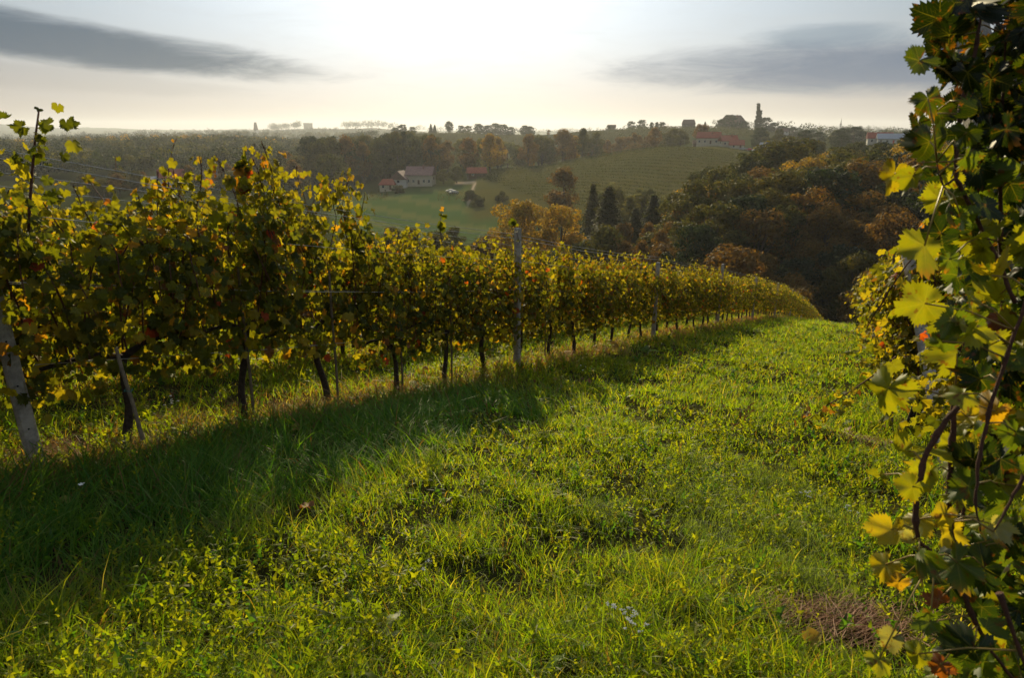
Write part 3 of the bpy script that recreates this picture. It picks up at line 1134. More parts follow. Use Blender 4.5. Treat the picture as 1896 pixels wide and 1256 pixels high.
    for q, t in stalks[:95]:
        near = min(cpts, key=lambda w: (w - q).length)
        if (near - q).length > .32:
            near = q + Vector((.09, .03, .05))
        midp = q.lerp(near, .5) + Vector((0, 0, .012))
        st = MB()
        st.tube([q - base, midp - base, near - base], [.0019, .0018, .0024], 5)
        st.build('leaf_stalk', M_stalk, root, True)


HERO = [leaf_template(73, True, 11), leaf_template(61, True, 12), leaf_template(85, True, 13), leaf_template(67, True, 14), leaf_template(73, True, 15)]
M_stalk = plain('leaf_stalk', (.26, .17, .04), .5, .3, 20)
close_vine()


# bare tip shoots that stand above the left row
def tall_shoot(foot, pts, label, nleaf=10, seed=1, r=.005, lsize=.07, jit=.016):
    rg = np.random.default_rng(seed)
    foot = Vector(foot)
    root = empty('vine_shoot', foot, 0, label, 'vine shoot', 'shoots standing above the left row')
    m = MB()
    pts = [Vector(p) - foot for p in pts]
    m.tube(pts, [r * (1 - .6 * i / len(pts)) for i in range(len(pts))], 6)
    m.build('stem', M_cane, root, True)
    f = rg.uniform(0, 1, nleaf) ** (.8 if nleaf < 28 else 2.4)
    pa = np.array([list(p) for p in pts])
    ix = f * (len(pts) - 1)
    i0 = np.minimum(ix.astype(int), len(pts) - 2)
    g = (ix - i0)[:, None]
    c = pa[i0] * (1 - g) + pa[i0 + 1] * g + rg.normal(0, jit, (nleaf, 3))
    vv, ff, own, uv, e = leaves(c, rg.normal(0, 1, (nleaf, 3)), rg.normal(0, .6, (nleaf, 3)) + np.array((0, 0, -.6)), rg.uniform(.5, 1.3, nleaf) * lsize, LT_HI, rg)
    link('foliage', np_mesh('foliage', vv, ff, [M_vine], col=vine_cols(nleaf, rg, (.45, .3, .15, .1, 0, 0, 0, 0) if nleaf > 27 else (.3, .2, .15, .1, .1, .1, .05, .05))[own]), root)


tall_shoot(P(52, 470, 3.95), [P(52, 470, 3.95), P(55, 380, 3.95), P(62, 290, 3.95), P(66, 250, 3.96), P(72, 205, 3.97)],
           'tall dark shoot with few leaves rising highest at the left edge', 75, 3, .0095, .085, .10)
tall_shoot(P(312, 350, 5.0), [P(312, 350, 5.0), P(312, 310, 5.0), P(320, 272, 5.0), P(328, 255, 5.0)], 'thin wispy shoot crossing the wooded hill in front of the red roofed barn', 4, 4, .0035, .04)
tall_shoot(P(225, 340, 4.8), [P(225, 340, 4.8), P(215, 320, 4.8), P(214, 300, 4.8), P(215, 288, 4.8)], 'short curled shoot tip above the left row between two wires', 3, 5, .0028, .035)
tall_shoot(P(452, 360, 5.5), [P(452, 360, 5.5), P(450, 330, 5.5), P(448, 312, 5.5), P(452, 296, 5.5)], 'bushy shoot with red leaves topping the highest hump of the left row', 26, 6, .005, .12)
tall_shoot(P(602, 380, 6.4), [P(602, 380, 6.4), P(600, 350, 6.4), P(604, 325, 6.4)], 'small shoot with red lower leaf at the step down in the left row', 9, 7, .004, .08)
tall_shoot(P(818, 450, 7.6), [P(818, 450, 7.6), P(814, 415, 7.6), P(818, 390, 7.6)], 'single leafy shoot standing above the glinting wires before the meadow', 8, 8, .004, .09)
tall_shoot(P(962, 450, 9.0), [P(962, 450, 9.0), P(955, 425, 9.0), P(948, 408, 9.0)], 'reddish shoot tip just right of the tall middle post', 9, 9, .004, .09)
tall_shoot(P(1262, 500, 18), [P(1262, 500, 18), P(1268, 485, 18), P(1285, 475, 18)], 'thin arching shoot above the left row before the dark wood', 3, 10, .006, .08)


# ------------------------------------------------------------------ grass and weeds
def blades(x, y, z, h, w, bend, rg, col, lean=None, nseg=3):
    N = len(x)
    a = rg.uniform(0, 2 * math.pi, N)
    if lean is not None:
        a = lean + rg.normal(0, .7, N)
    dx, dy = np.cos(a), np.sin(a)
    fa = rg.uniform(0, 2 * math.pi, N)
    wx, wy = np.cos(fa), np.sin(fa)
    V = np.zeros((N, (nseg + 1) * 2, 3), np.float32)
    for i in range(nseg + 1):
        f = i / nseg
        rise = h * (f - .38 * bend * f * f)
        out = h * bend * f * f * .85
        ww = w * (1 - f ** 1.6) * .5 + w * .03
        cx, cy, cz = x + dx * out, y + dy * out, z + rise
        V[:, 2 * i] = np.stack([cx - wx * ww, cy - wy * ww, cz], -1)
        V[:, 2 * i + 1] = np.stack([cx + wx * ww, cy + wy * ww, cz], -1)
    off = (np.arange(N) * (nseg + 1) * 2)[:, None]
    F = np.concatenate([off + np.array([2 * i, 2 * i + 1, 2 * i + 3, 2 * i + 2])[None] for i in range(nseg)])
    C = np.repeat(col, (nseg + 1) * 2, axis=0)
    return V.reshape(-1, 3), F, C


def scatter(N, r0, r1, power, rg, a0=-43, a1=43):
    """polar scatter with density falling as range^-power"""
    u = rg.random(N)
    e = 2 - power
    r = (r0 ** e + u * (r1 ** e - r0 ** e)) ** (1 / e)
    a = np.radians(rg.uniform(a0, a1, N))
    return r * np.sin(a), r * np.cos(a), r


def build_grass():
    rg = np.random.default_rng(21)
    x, y, r = scatter(540000, 1.2, 75, 1.55, rg)
    for a0, a1 in ((-115, -43), (43, 100)):                         # beyond the frame's sides too
        xe, ye, re_ = scatter(110000, .8, 30, 1.5, rg, a0, a1)
        x, y, r = np.concatenate([x, xe]), np.concatenate([y, ye]), np.concatenate([r, re_])
    s, p = sp_of(x, y)
    keep = (p < 17) & (p > -7)
    x, y, r, s, p = (q[keep] for q in (x, y, r, s, p))
    n1 = fbm(x, y, 1.1, 5)
    n2 = fbm(x, y, .35, 15)
    n3 = vnoise(x, y, 5.0, 25)
    keep = rg.random(len(x)) < np.clip(.30 + 1.5 * (n3 - .3) + 1.3 * (n1 - .4), .1, 1)
    x, y, r, s, p, n1, n2, n3 = (q[keep] for q in (x, y, r, s, p, n1, n2, n3))
    N = len(x)
    for hx, hy, hr in ((130, 850, .42), (190, 735, .3), (1570, 1170, .3), (1600, 830, .3), (1700, 900, .3)):
        d = ray(hx, hy)
        t = 1.62 / (-d[2] - .205 * (d[0] * DX + d[1] * DY))
        near = np.hypot(x - d[0] * t, y - d[1] * t)
        kk = (near > hr) | (rg.random(len(x)) < .25)
        x, y, r, s, p, n1, n2, n3 = (q[kk] for q in (x, y, r, s, p, n1, n2, n3))
    N = len(x)
    under = np.exp(-((p - ROWP) / .5) ** 2) + np.exp(-((p - 6.85) / .5) ** 2)
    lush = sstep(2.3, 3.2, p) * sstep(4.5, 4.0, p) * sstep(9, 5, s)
    h = rg.uniform(.05, .13, N) * (.35 + 1.5 * np.clip(n1 - .1, 0, 1)) * (.7 + .9 * n3[:])
    h = h * (1 + 1.0 * lush + .5 * under) * np.where(rg.random(N) < .03, 1.9, 1) * (1 + .004 * r)
    w = rg.uniform(.0032, .0078, N) * (1 + .3 * lush) * np.maximum(1, (r / 3.2) ** .72)
    h = np.minimum(h * np.maximum(1, (r / 12) ** .25), .5)
    bend = rg.uniform(.25, 1.5, N) + .5 * lush
    base = np.array([(.100, .168, .014), (.155, .208, .017), (.215, .232, .022), (.29, .24, .07)])
    k = rg.choice(4, N, p=(.36, .36, .23, .05))
    c = base[k] * rg.uniform(.7, 1.25, (N, 1)) * (.75 + .5 * n2)[:, None]
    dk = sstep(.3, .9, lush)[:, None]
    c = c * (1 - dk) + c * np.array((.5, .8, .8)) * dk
    dry = (rg.random(N) < np.clip(under * .55, 0, .55) + .055)[:, None]
    c = np.where(dry, np.array((.20, .12, .05)) * rg.uniform(.5, 1.2, (N, 1)), c)
    z = H(x, y) - .008
    lean = np.where(lush > .3, math.atan2(-DX, DY) + math.pi * .85, rg.uniform(0, 6.28, N))
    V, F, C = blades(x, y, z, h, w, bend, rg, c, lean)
    me = np_mesh('grass', V, F, [M_grass], col=C)
    tag(link('grass', me), 'short sunlit green grass of the lane between the vine rows', 'grass', kind='stuff')


def build_weeds():
    """sprigs of small pointed leaves that cover much of the near lane"""
    rg = np.random.default_rng(31)
    x, y, r = scatter(30000, 1.3, 26, 1.4, rg)
    s, p = sp_of(x, y)
    n = fbm(x, y, .8, 41)
    n5 = vnoise(x, y, 3.2, 47)
    keep = (p < 15) & (p > -4) & (rg.random(len(x)) < (sstep(.34, .62, n) * .9 + .15) * (.25 + .9 * n5)) & ~((p > 2.9) & (p < 4.3) & (s < 5) & (rg.random(len(x)) < .5))
    x, y, r, p, n, n5 = (q[keep] for q in (x, y, r, p, n, n5))
    N = len(x)
    hh = rg.uniform(.04, .15, N) * (.35 + 1.0 * n + .7 * n5)
    K = 9
    tw = rg.uniform(0, 6.28, N)
    tilt = rg.normal(0, .4, (N, 2))
    hue = rg.random(N)
    cs = np.where(hue[:, None] < .5, np.array((.140, .185, .014)), np.where(hue[:, None] < .85, np.array((.215, .225, .018)), np.array((.055, .12, .025))))
    big = rg.choice((.8, 1.0, 1.5), N, p=(.45, .4, .15))
    z0 = H(x, y)
    Vs, Fs, Cs = [], [], []
    b = 0
    for k in range(K):
        f = (k + .6) / K
        L = rg.uniform(.028, .062, N) * (1.2 - .6 * f) * big * np.maximum(1, (r / 5) ** .5)
        V, F, C = blades(x + tilt[:, 0] * hh * f, y + tilt[:, 1] * hh * f, z0 + hh * f, L, L * rg.uniform(.22, .42, N),
                         rg.uniform(.5, 1.7, N), rg, cs * .85 * rg.uniform(.65, 1.35, (N, 1)), tw + k * 2.4, 3)
        Vs.append(V)
        Fs.append(F + b)
        Cs.append(C)
        b += len(V)
    me = np_mesh('weeds', np.concatenate(Vs), np.concatenate(Fs), [M_grass], col=np.concatenate(Cs))
    tag(link('weeds', me), 'low leafy weeds growing through the lane grass', 'weeds', kind='stuff')


def build_fallen():
    rg = np.random.default_rng(91)
    n = 260
    s = rg.uniform(.8, 26, n)
    p = np.where(rg.random(n) < .6, ROWP + rg.normal(-.3, .6, n), np.where(rg.random(n) < .5, -.5 + rg.normal(.4, .4, n), rg.uniform(0, 4.5, n)))
    x, y = xy_of(s, p)
    pos = np.stack([x, y, H(x, y) + rg.uniform(.02, .09, n)], -1)
    vv, ff, own, uv, e = leaves(pos, np.stack([rg.normal(0, .5, n), rg.normal(0, .5, n), np.ones(n)], -1), rg.normal(0, 1, (n, 3)), rg.uniform(.05, .1, n), LT_MID, rg, .9, .3, .8)
    pal = np.array([(.30, .22, .04), (.22, .10, .03), (.14, .07, .03), (.30, .27, .05)])
    c = pal[rg.integers(0, 4, n)] * rg.uniform(.6, 1.2, (n, 1))
    tag(link('fallen_leaves', np_mesh('fallen_leaves', vv, ff, [M_dry], col=c[own])), 'yellow and brown vine leaves fallen on the grass', 'fallen leaves', kind='stuff')


def build_feathery():
    """grey green feathery plants in the right half of the lane"""
    rg = np.random.default_rng(51)
    cs = [(1400, 880, 60), (1330, 930, 70), (1460, 900, 60), (1380, 1000, 80), (1470, 1000, 60), (1300, 1010, 50), (1240, 930, 50), (1120, 960, 40), (1540, 960, 50), (1500, 1090, 60), (1280, 870, 50)]
    Vs, Fs, Cs = [], [], []
    b = 0
    for px, py, rad in cs:
        d = ray(px, py)
        t = 1.62 / (-d[2] - .205 * (d[0] * DX + d[1] * DY))
        gx, gy = d[0] * t, d[1] * t
        n = int(rad * 13)
        x = gx + rg.normal(0, rad * t / FPX * .6, n)
        y = gy + rg.normal(0, rad * t / FPX * .9, n)
        V, F, C = blades(x, y, H(x, y) + rg.uniform(-.01, .09, n), rg.uniform(.04, .13, n), rg.uniform(.0025, .005, n), rg.uniform(.4, 1.8, n), rg,
                         np.array((.11, .15, .045)) * rg.uniform(.6, 1.3, (n, 1)), None, 2)
        Vs.append(V); Fs.append(F + b); Cs.append(C)
        b += len(V)
    me = np_mesh('feathery_weeds', np.concatenate(Vs), np.concatenate(Fs), [M_grass], col=np.concatenate(Cs))
    tag(link('feathery_weeds', me), 'fine feathery grey green yarrow leaves in tufts on the right of the lane', 'weeds', kind='stuff')


def build_dry():
    rg = np.random.default_rng(61)
    Vs, Fs, Cs = [], [], []
    b = 0
    def put(x, y, z, h, w, bend, c):
        nonlocal b
        V, F, C = blades(x, y, z, h, w, bend, rg, c)
        Vs.append(V); Fs.append(F + b); Cs.append(C)
        b += len(V)
    # tufts along the foot of the left row
    for i in range(70):
        s = 1.5 + 40 * rg.random() ** 1.5
        p = ROWP + rg.normal(-.15, .16)
        n = int(300 / (1 + s * .06))
        x0, y0 = xy_of(s, p)
        x = x0 + rg.normal(0, .13, n)
        y = y0 + rg.normal(0, .13, n)
        hue = rg.random()
        c = np.array((.34, .20, .10)) if hue < .5 else np.array((.24, .22, .07)) if hue < .85 else np.array((.09, .07, .04))
        put(x, y, H(x, y), rg.uniform(.08, .26, n), rg.uniform(.002, .0035, n) * max(1, s / 6), rg.uniform(.2, 1.1, n), c * rg.uniform(.6, 1.3, (n, 1)))
    me = np_mesh('dry_grass', np.concatenate(Vs), np.concatenate(Fs), [M_dry], col=np.concatenate(Cs))
    tag(link('dry_grass', me), 'dry reddish grass tufts along the foot of the left vine row', 'dry grass', kind='stuff')


def straw_heap(px, py, rad, n, label, seed, longw=1.8, cc=(.27, .17, .11)):
    rg = np.random.default_rng(seed)
    d = ray(px, py)
    t = 1.62 / (-d[2] - .205 * (d[0] * DX + d[1] * DY))
    c = Vector((d[0] * t, d[1] * t, 0))
    c.z = h1(c.x, c.y)
    m_v, m_f, m_c = [], [], []
    a = rg.normal(.4, .55, n)
    L = rg.uniform(.12, .42, n)
    ox, oy = rg.normal(0, rad * longw * .5, n), rg.normal(0, rad * .5, n)
    dx, dy = np.cos(a), np.sin(a)
    tall = .07 * np.exp(-(ox / rad) ** 2 * .5)
    oz = rg.uniform(0.0, .05, n) + tall * .45
    w = rg.uniform(.0006, .0013, n)
    V = np.zeros((n, 8, 3))
    bow = rg.normal(0, .07, n)
    for i in range(4):
        f = i / 3 - .5
        cx, cy = ox + dx * L * f - dy * bow * (f * f), oy + dy * L * f + dx * bow * f * f
        cz = oz + rg.normal(0, .02, n) * f + .03 * (.25 - f * f) + H(cx + c.x, cy + c.y) - c.z
        V[:, 2 * i] = np.stack([cx - dy * w, cy + dx * w, cz], -1)
        V[:, 2 * i + 1] = np.stack([cx + dy * w, cy - dx * w, cz + w], -1)
    off = (np.arange(n) * 8)[:, None]
    F = np.concatenate([off + np.array([2 * i, 2 * i + 1, 2 * i + 3, 2 * i + 2])[None] for i in range(3)])
    C = np.repeat(np.array(cc) * rg.uniform(.5, 1.5, (n, 1)), 8, axis=0)
    o = link('straw_heap', np_mesh('straw_heap', V.reshape(-1, 3), F, [M_dry], col=C), None, c)
    tag(o, label, 'dry straw', 'heaps of cut dry grass')


build_grass()
build_weeds()
build_feathery()
build_dry()
build_fallen()
straw_heap(130, 850, .30, 480, 'flattened pinkish dry straw beside the foot of the leaning left post', 71)
straw_heap(190, 735, .25, 150, 'thin scatter of dry straw by the second row trunk at left', 74)
straw_heap(1570, 1170, .23, 700, 'tangled brown straw patch at lower right beside the close vine', 72, cc=(.24, .13, .08))
straw_heap(1600, 830, .3, 260, 'dry brown straw below the right vine row at the slanted post', 73)
straw_heap(1700, 900, .3, 200, 'dry straw on the ground right of the slanted post', 75)


def dock(px, py, nleaf, L, label, seed, col=(.12, .19, .025), name='broadleaf_weed', upr=.7, group='broad leaved weeds in the lane'):
    """a rosette of long broad leaves"""
    rg = np.random.default_rng(seed)
    c = gp(px, py)
    root = empty(name, c, 0, label, 'weed', group)
    V, F, C = [], [], []
    b = 0
    nu = 7
    for k in range(nleaf):
        a = rg.uniform(0, 6.28)
        l = L * rg.uniform(.6, 1.15)
        w = l * rg.uniform(.28, .38)
        up = rg.uniform(.35, 1.3) * upr
        vs = []
        for i in range(nu):
            f = i / (nu - 1)
            ww = w * .5 * math.sin(min(1, f * .92 + .06) * math.pi) ** .7
            outd = l * (f * .75 + .25 * f * f)
            zz = l * up * (f - .75 * f * f) + .01
            wv = .01 * math.sin(f * 14 + k)
            for q, zz2 in ((-1, .18 * ww), (0, 0), (1, .18 * ww)):
                vs.append((math.cos(a) * outd - math.sin(a) * ww * q, math.sin(a) * outd + math.cos(a) * ww * q, zz + zz2 + wv * abs(q)))
        V += vs
        for i in range(nu - 1):
            for q in (0, 1):
                F.append((b + 3 * i + q, b + 3 * i + q + 1, b + 3 * i + q + 4, b + 3 * i + q + 3))
        cc = np.array(col) * rg.uniform(.75, 1.25)
        C += [cc * (1.25 if (i % 3) == 1 else 1) for i in range(3 * nu)]
        b += 3 * nu
    link('foliage', np_mesh('foliage', V, np.array(F), [M_grass], col=np.array(C), smooth=True), root)
    return root


docks = [(1290, 1110, 9, .17, 'clump of long toothed dock leaves at lower right of the lane'),
         (1370, 1140, 7, .14, 'smaller dock rosette right of the large dock clump'),
         (1240, 1060, 6, .11, 'low dock rosette up left of the large dock clump'),
         (705, 1170, 4, .13, 'pale upturned broad leaf catching light at bottom centre'),
         (1195, 655, 8, .28, 'tall leafy weed glowing at the foot of the left row below a post'),
         (770, 720, 8, .22, 'broad leaved weed in shade below the left row near dry tuft'),
         (905, 735, 6, .22, 'pale big leaved weed in shade right of the middle post foot'),
         (500, 830, 8, .12, 'broad leaved weed in the shaded grass left of centre'),
         (845, 815, 6, .09, 'small dark rosette in the shaded lane centre'),
         (640, 1120, 6, .10, 'dark small rosette near the bottom centre left'),
         (1150, 860, 7, .09, 'small dark rosette in the sunlit lane right of centre'),
         (1010, 1235, 6, .10, 'broad leaf rosette at the bottom edge of the photo'),
         (1500, 700, 6, .14, 'weed rosette in the sunny lane before the right row'),
         (1560, 790, 10, .2, 'dark leafy clump under the cane reaching out of the right row'),
         (1620, 770, 8, .2, 'dark weed clump beside the trunk left of the slanted post'),
         (300, 760, 9, .14, 'leafy weed clump under the left row beside the slanted stake'),
         (220, 850, 7, .11, 'weed rosette in shade right of the straw heap')]
for i, (px, py, n, L, l) in enumerate(docks):
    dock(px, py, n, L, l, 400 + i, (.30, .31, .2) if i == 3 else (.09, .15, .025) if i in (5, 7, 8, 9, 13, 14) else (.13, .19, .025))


def yarrow(px, py, n, label, seed, hh=.14):
    rg = random.Random(seed)
    c = gp(px, py)
    root = empty('yarrow_plant', c, 0, label, 'wildflower', 'white flowers in the lane')
    st = MB()
    for k in range(n):
        a, rr = rg.uniform(0, 6.28), rg.uniform(0, .07)
        tx, ty, tz = math.cos(a) * rr, math.sin(a) * rr, hh * rg.uniform(.75, 1.1)
        st.tube([(tx * .3, ty * .3, 0), (tx * .8, ty * .8, tz * .6), (tx, ty, tz)], .0011, 4)
        fl = MB()
        for q in range(9):
            b, r2 = rg.uniform(0, 6.28), rg.uniform(0, .014)
            fx, fy, fz = tx + math.cos(b) * r2, ty + math.sin(b) * r2, tz + rg.uniform(0, .004)
            rr3 = .0034
            fl.add([(fx + rr3 * math.cos(u), fy + rr3 * math.sin(u), fz + .001 * math.sin(3 * u)) for u in np.linspace(0, 5.2, 6)] + [(fx, fy, fz + .003)],
                   [(i, (i + 1) % 6, 6) for i in range(6)])
        fl.build('flower_head', M_petal, root)
    st.build('stem', M_stem, root)


M_stem = plain('green_stem', (.10, .13, .03), .7)
M_petal = plain('white_petals', (.72, .70, .64), .7, .1)
for i, (px, py, n, l) in enumerate([(1150, 1175, 11, 'flat white yarrow heads at bottom, right of centre'), (1165, 1195, 5, 'two low yarrow heads just below the larger yarrow cluster'),
                                    (790, 1090, 2, 'lone white bloom in grass near the bottom, left of centre'), (1870, 1060, 6, 'white yarrow heads behind the close vine at lower right'),
                                    (1490, 930, 6, 'white flower heads in the feathery weeds on the right'), (1565, 960, 5, 'white flowers near the shaded hollow at right'),
                                    (170, 945, 3, 'pale flower heads in the long shaded grass at left'), (1080, 700, 3, 'white flower at the edge of the row shadow'),
                                    (1430, 645, 4, 'white flowers catching sun near the lane crest'), (320, 770, 6, 'white flowers in the shade under the left row'),
                                    (1205, 640, 2, 'white bloom below the post halfway down the left row')]):
    yarrow(px, py, n, l, 500 + i, .16 if py > 900 else .2)


def dock_stalk():
    c = gp(1372, 800)
    rg = random.Random(9)
    root = empty('dock_stalk', c, .3, 'rust red seeded dock stalk standing alone in the sunny lane', 'weed')
    m, sd_ = MB(), MB()
    br = [[(0, 0, 0), (.02, 0, .14), (.05, 0, .27), (.09, 0, .40)], [(.045, 0, .24), (.10, .01, .30), (.15, .01, .32)], [(.02, 0, .14), (.09, .02, .19), (.15, .03, .22)],
          [(.01, 0, .1), (-.03, 0, .19), (-.04, 0, .27)], [(0, 0, .05), (-.07, .0, .1), (-.14, 0, .12)]]
    for b in br:
        m.tube(b, [.0035 * (1 - .2 * i) for i in range(len(b))], 5)
        for i in range(26):
            f = rg.uniform(.25, 1) * (len(b) - 1)
            k = min(int(f), len(b) - 2)
            p = Vector(b[k]).lerp(Vector(b[k + 1]), f - k) + Vector((rg.gauss(0, .006), rg.gauss(0, .006), rg.gauss(0, .006)))
            r = rg.uniform(.003, .006)
            sd_.add([p + Vector(v) * r for v in ((1, 0, 0), (-1, 0, 0), (0, 1, 0), (0, -1, 0), (0, 0, 1.3), (0, 0, -1.3))],
                    [(0, 2, 4), (2, 1, 4), (1, 3, 4), (3, 0, 4), (2, 0, 5), (1, 2, 5), (3, 1, 5), (0, 3, 5)])
    m.build('stem', M_rust, root)
    sd_.build('seeds', M_rust, root)


M_rust = plain('rust_seeds', (.30, .07, .025), .8, .4, 30)
dock_stalk()


# cane reaching out of the right row, low over the lane
def low_cane():
    rg = np.random.default_rng(77)
    a = gp(1470, 800)
    pts = [P(1476, 795, 7.2), P(1530, 752, 7.2), P(1580, 722, 7.3), P(1625, 690, 7.5), P(1665, 655, 7.8)]
    for q in pts[:1]:
        q.z = max(q.z, h1(q.x, q.y) + .03)
    root = empty('vine_shoot', pts[0], 0, 'long cane with yellow leaves reaching out of the right row over the lane', 'vine shoot')
    m = MB()
    m.tube([p - pts[0] for p in pts], [.004, .006, .007, .008, .008], 6)
    m.build('stem', M_cane, root, True)
    n = 60
    f = rg.uniform(0.0, 1, n)
    pa = np.array([list(p - pts[0]) for p in pts])
    ix = f * 4
    i0 = np.minimum(ix.astype(int), 3)
    g = (ix - i0)[:, None]
    c = pa[i0] * (1 - g) + pa[i0 + 1] * g + rg.normal(0, .06, (n, 3)) + np.array((.0, 0, -.05))
    vv, ff, own, uv, e = leaves(c, rg.normal(0, 1, (n, 3)), rg.normal(0, .5, (n, 3)) + np.array((0, 0, -.7)), rg.uniform(.06, .12, n), LT_HI, rg)
    link('foliage', np_mesh('foliage', vv, ff, [M_vine], col=vine_cols(n, rg, (.15, .2, .2, .25, .14, .01, 0, .05))[own]), root)


low_cane()


# ------------------------------------------------------------------ trees
def crown_cards(centers, radii, n_each, size, rg, squash=.8, hollow=.55):
    """small leaf clumps (bent quads) over the surfaces of many clump balls"""
    Ps, Ns = [], []
    for c, r, n in zip(centers, radii, n_each):
        d = rg.normal(0, 1, (n, 3))
        d /= np.linalg.norm(d, axis=1, keepdims=True)
        rr = r * (hollow + (1 - hollow) * rg.random((n, 1)) ** .5) * rg.uniform(.85, 1.12, (n, 1))
        q = d * rr
        q[:, 2] *= squash
        Ps.append(q + np.array(c))
        Ns.append(d + rg.normal(0, .24, (n, 3)))
    return np.concatenate(Ps), np.concatenate(Ns)


def cards_mesh(pos, nrm, size, rg):
    n = len(pos)
    t = rg.normal(0, 1, (n, 3))
    b, t, nn = frames(nrm, t)
    sz = (rg.uniform(.6, 1.3, n) * size)[:, None]
    asp = rg.uniform(.5, .9, n)[:, None]
    lift = nn * sz * rg.uniform(-.25, .35, (n, 1))
    v = np.stack([pos - t * sz * .6, pos + b * sz * asp * .5 + lift, pos + t * sz * .6 - lift * .5, pos - b * sz * asp * .5 + lift], 1)
    idx = np.arange(n)[:, None] * 4
    f = np.concatenate([idx + np.array([0, 1, 2])[None], idx + np.array([0, 2, 3])[None]])
    return v.reshape(-1, 3), f


TREECOL = {'olive': (.050, .052, .012), 'green': (.038, .044, .012), 'brown': (.092, .058, .015), 'gold': (.21, .150, .018), 'dark': (.013, .023, .012), 'grey': (.095, .105, .046)}


def tree_meshes(kind, seed, colr, ncards=5200, csize=.34):
    """unit: a tree about 10 m tall"""
    rg = np.random.default_rng(seed)
    rd = random.Random(seed)
    tr = MB()
    if kind == 'round':
        hgt, rad = 10.0, 4.0
        tr.tube([(0, 0, -.8), (.1, 0, 1.2), (-.05, .1, 3.5), (.1, 0, 6.5)], [.34, .26, .2, .08], 8)
        C, Rr = [], []
        for k in range(34):
            a = rd.uniform(0, 6.28)
            u = rd.random()
            z = 1.9 + 7.2 * u
            rr = rad * math.sin(min(1, .16 + .86 * (1 - u) ** .75) * math.pi * .55) * rd.uniform(.35, 1.0)
            C.append((math.cos(a) * rr, math.sin(a) * rr, z))
            Rr.append(rd.uniform(.75, 1.5))
        for c in C[::4]:
            tr.tube([(0, 0, 2.2), (c[0] * .45, c[1] * .45, 2.4 + (c[2] - 2.4) * .55), c], [.13, .08, .03], 5)
        w = np.array(Rr) ** 2
        n = np.maximum(10, (w / w.sum() * ncards).astype(int))
        pos, nrm = crown_cards(C, Rr, n, csize, rg)
    elif kind == 'tall':
        tr.tube([(0, 0, -.8), (.05, 0, 3.0), (-.05, .05, 6), (.05, 0, 8.8)], [.24, .18, .12, .04], 7)
        C, Rr = [], []
        for k in range(44):
            u = rd.random()
            z = 2.4 + 7.0 * u
            rr = 2.2 * math.sin((.12 + .84 * u) * math.pi) * rd.uniform(.2, 1)
            a = rd.uniform(0, 6.28)
            C.append((math.cos(a) * rr, math.sin(a) * rr, z))
            Rr.append(rd.uniform(.7, 1.3))
        for c in C[::4]:
            tr.tube([(0, 0, max(2.0, c[2] - 1.6)), c], [.07, .02], 5)
        w = np.array(Rr) ** 2
        n = np.maximum(10, (w / w.sum() * ncards * .7).astype(int))
        pos, nrm = crown_cards(C, Rr, n, csize, rg)
    elif kind == 'conifer':
        tr.tube([(0, 0, -.8), (0, 0, 5), (0, 0, 9.9)], [.2, .12, .02], 7)
        pos, nrm = [], []
        nb = 24
        for k in range(nb):
            u = k / nb
            z = 1.0 + 8.8 * u
            L = 2.1 * (1 - u) ** .85 * rd.uniform(.75, 1.15) + .15
            for j in range(7):
                a = j * .9 + k * 2.1 + rd.uniform(-.3, .3)
                m = int(ncards / nb / 7 * (1.7 - 1.3 * u)) + 4
                f = rg.uniform(.1, 1, m)
                q = np.stack([np.cos(a) * L * f, np.sin(a) * L * f, z - .35 * L * f + .1 * f * f], -1)
                q += rg.normal(0, .11, (m, 3))
                pos.append(q)
                nrm.append(np.stack([rg.normal(0, .5, m), rg.normal(0, .5, m), np.ones(m)], -1))
        pos, nrm = np.concatenate(pos), np.concatenate(nrm)
    elif kind == 'poplar':
        tr.tube([(0, 0, -.8), (.03, 0, 4), (0, .03, 9.3)], [.2, .13, .02], 7)
        C, Rr = [], []
        for k in range(30):
            u = k / 30
            z = .9 + 8.7 * u
            rr = .75 * math.sin((.1 + .85 * u) * math.pi) * rd.uniform(.1, .8)
            a = rd.uniform(0, 6.28)
            C.append((math.cos(a) * rr, math.sin(a) * rr, z))
            Rr.append(rd.uniform(.35, .7))
        n = [int(ncards / 45)] * 30
        pos, nrm = crown_cards(C, Rr, n, csize, rg, 1.3)
    else:  # bush
        C, Rr = [], []
        tr.tube([(0, 0, -.8), (0, 0, 2.0)], [.3, .1], 6)
        for k in range(16):
            a, rr = rd.uniform(0, 6.28), rd.uniform(0, 3.4)
            C.append((math.cos(a) * rr, math.sin(a) * rr, rd.uniform(.8, 5.5 - rr * .8)))
            Rr.append(rd.uniform(.9, 1.7))
        n = [int(ncards / 16)] * 16
        pos, nrm = crown_cards(C, Rr, n, csize, rg)
    v, f = cards_mesh(pos, nrm, csize, rg)
    nc = len(pos)
    base = np.array(TREECOL[colr])
    cl = base * rg.uniform(.65, 1.4, (nc, 1)) * (1 + np.array((.25, .05, -.1)) * rg.normal(0, .5, (nc, 1)))
    c = np.repeat(np.clip(cl, .004, 1), 4, axis=0)
    me = np_mesh('crown', v, f, [M_tree], col=c)
    return tr.mesh('trunk', M_treebark, True), me


TM = {}
def tm(kind, colr, var=0):
    key = (kind, colr, var)
    if key not in TM:
        TM[key] = tree_meshes(kind, 900 + 37 * len(TM), colr)
    return TM[key]


NAMES = {'round': 'broadleaf_tree', 'tall': 'broadleaf_tree', 'conifer': 'conifer_tree', 'poplar': 'poplar_tree', 'bush': 'bush'}
TREES_XY = []


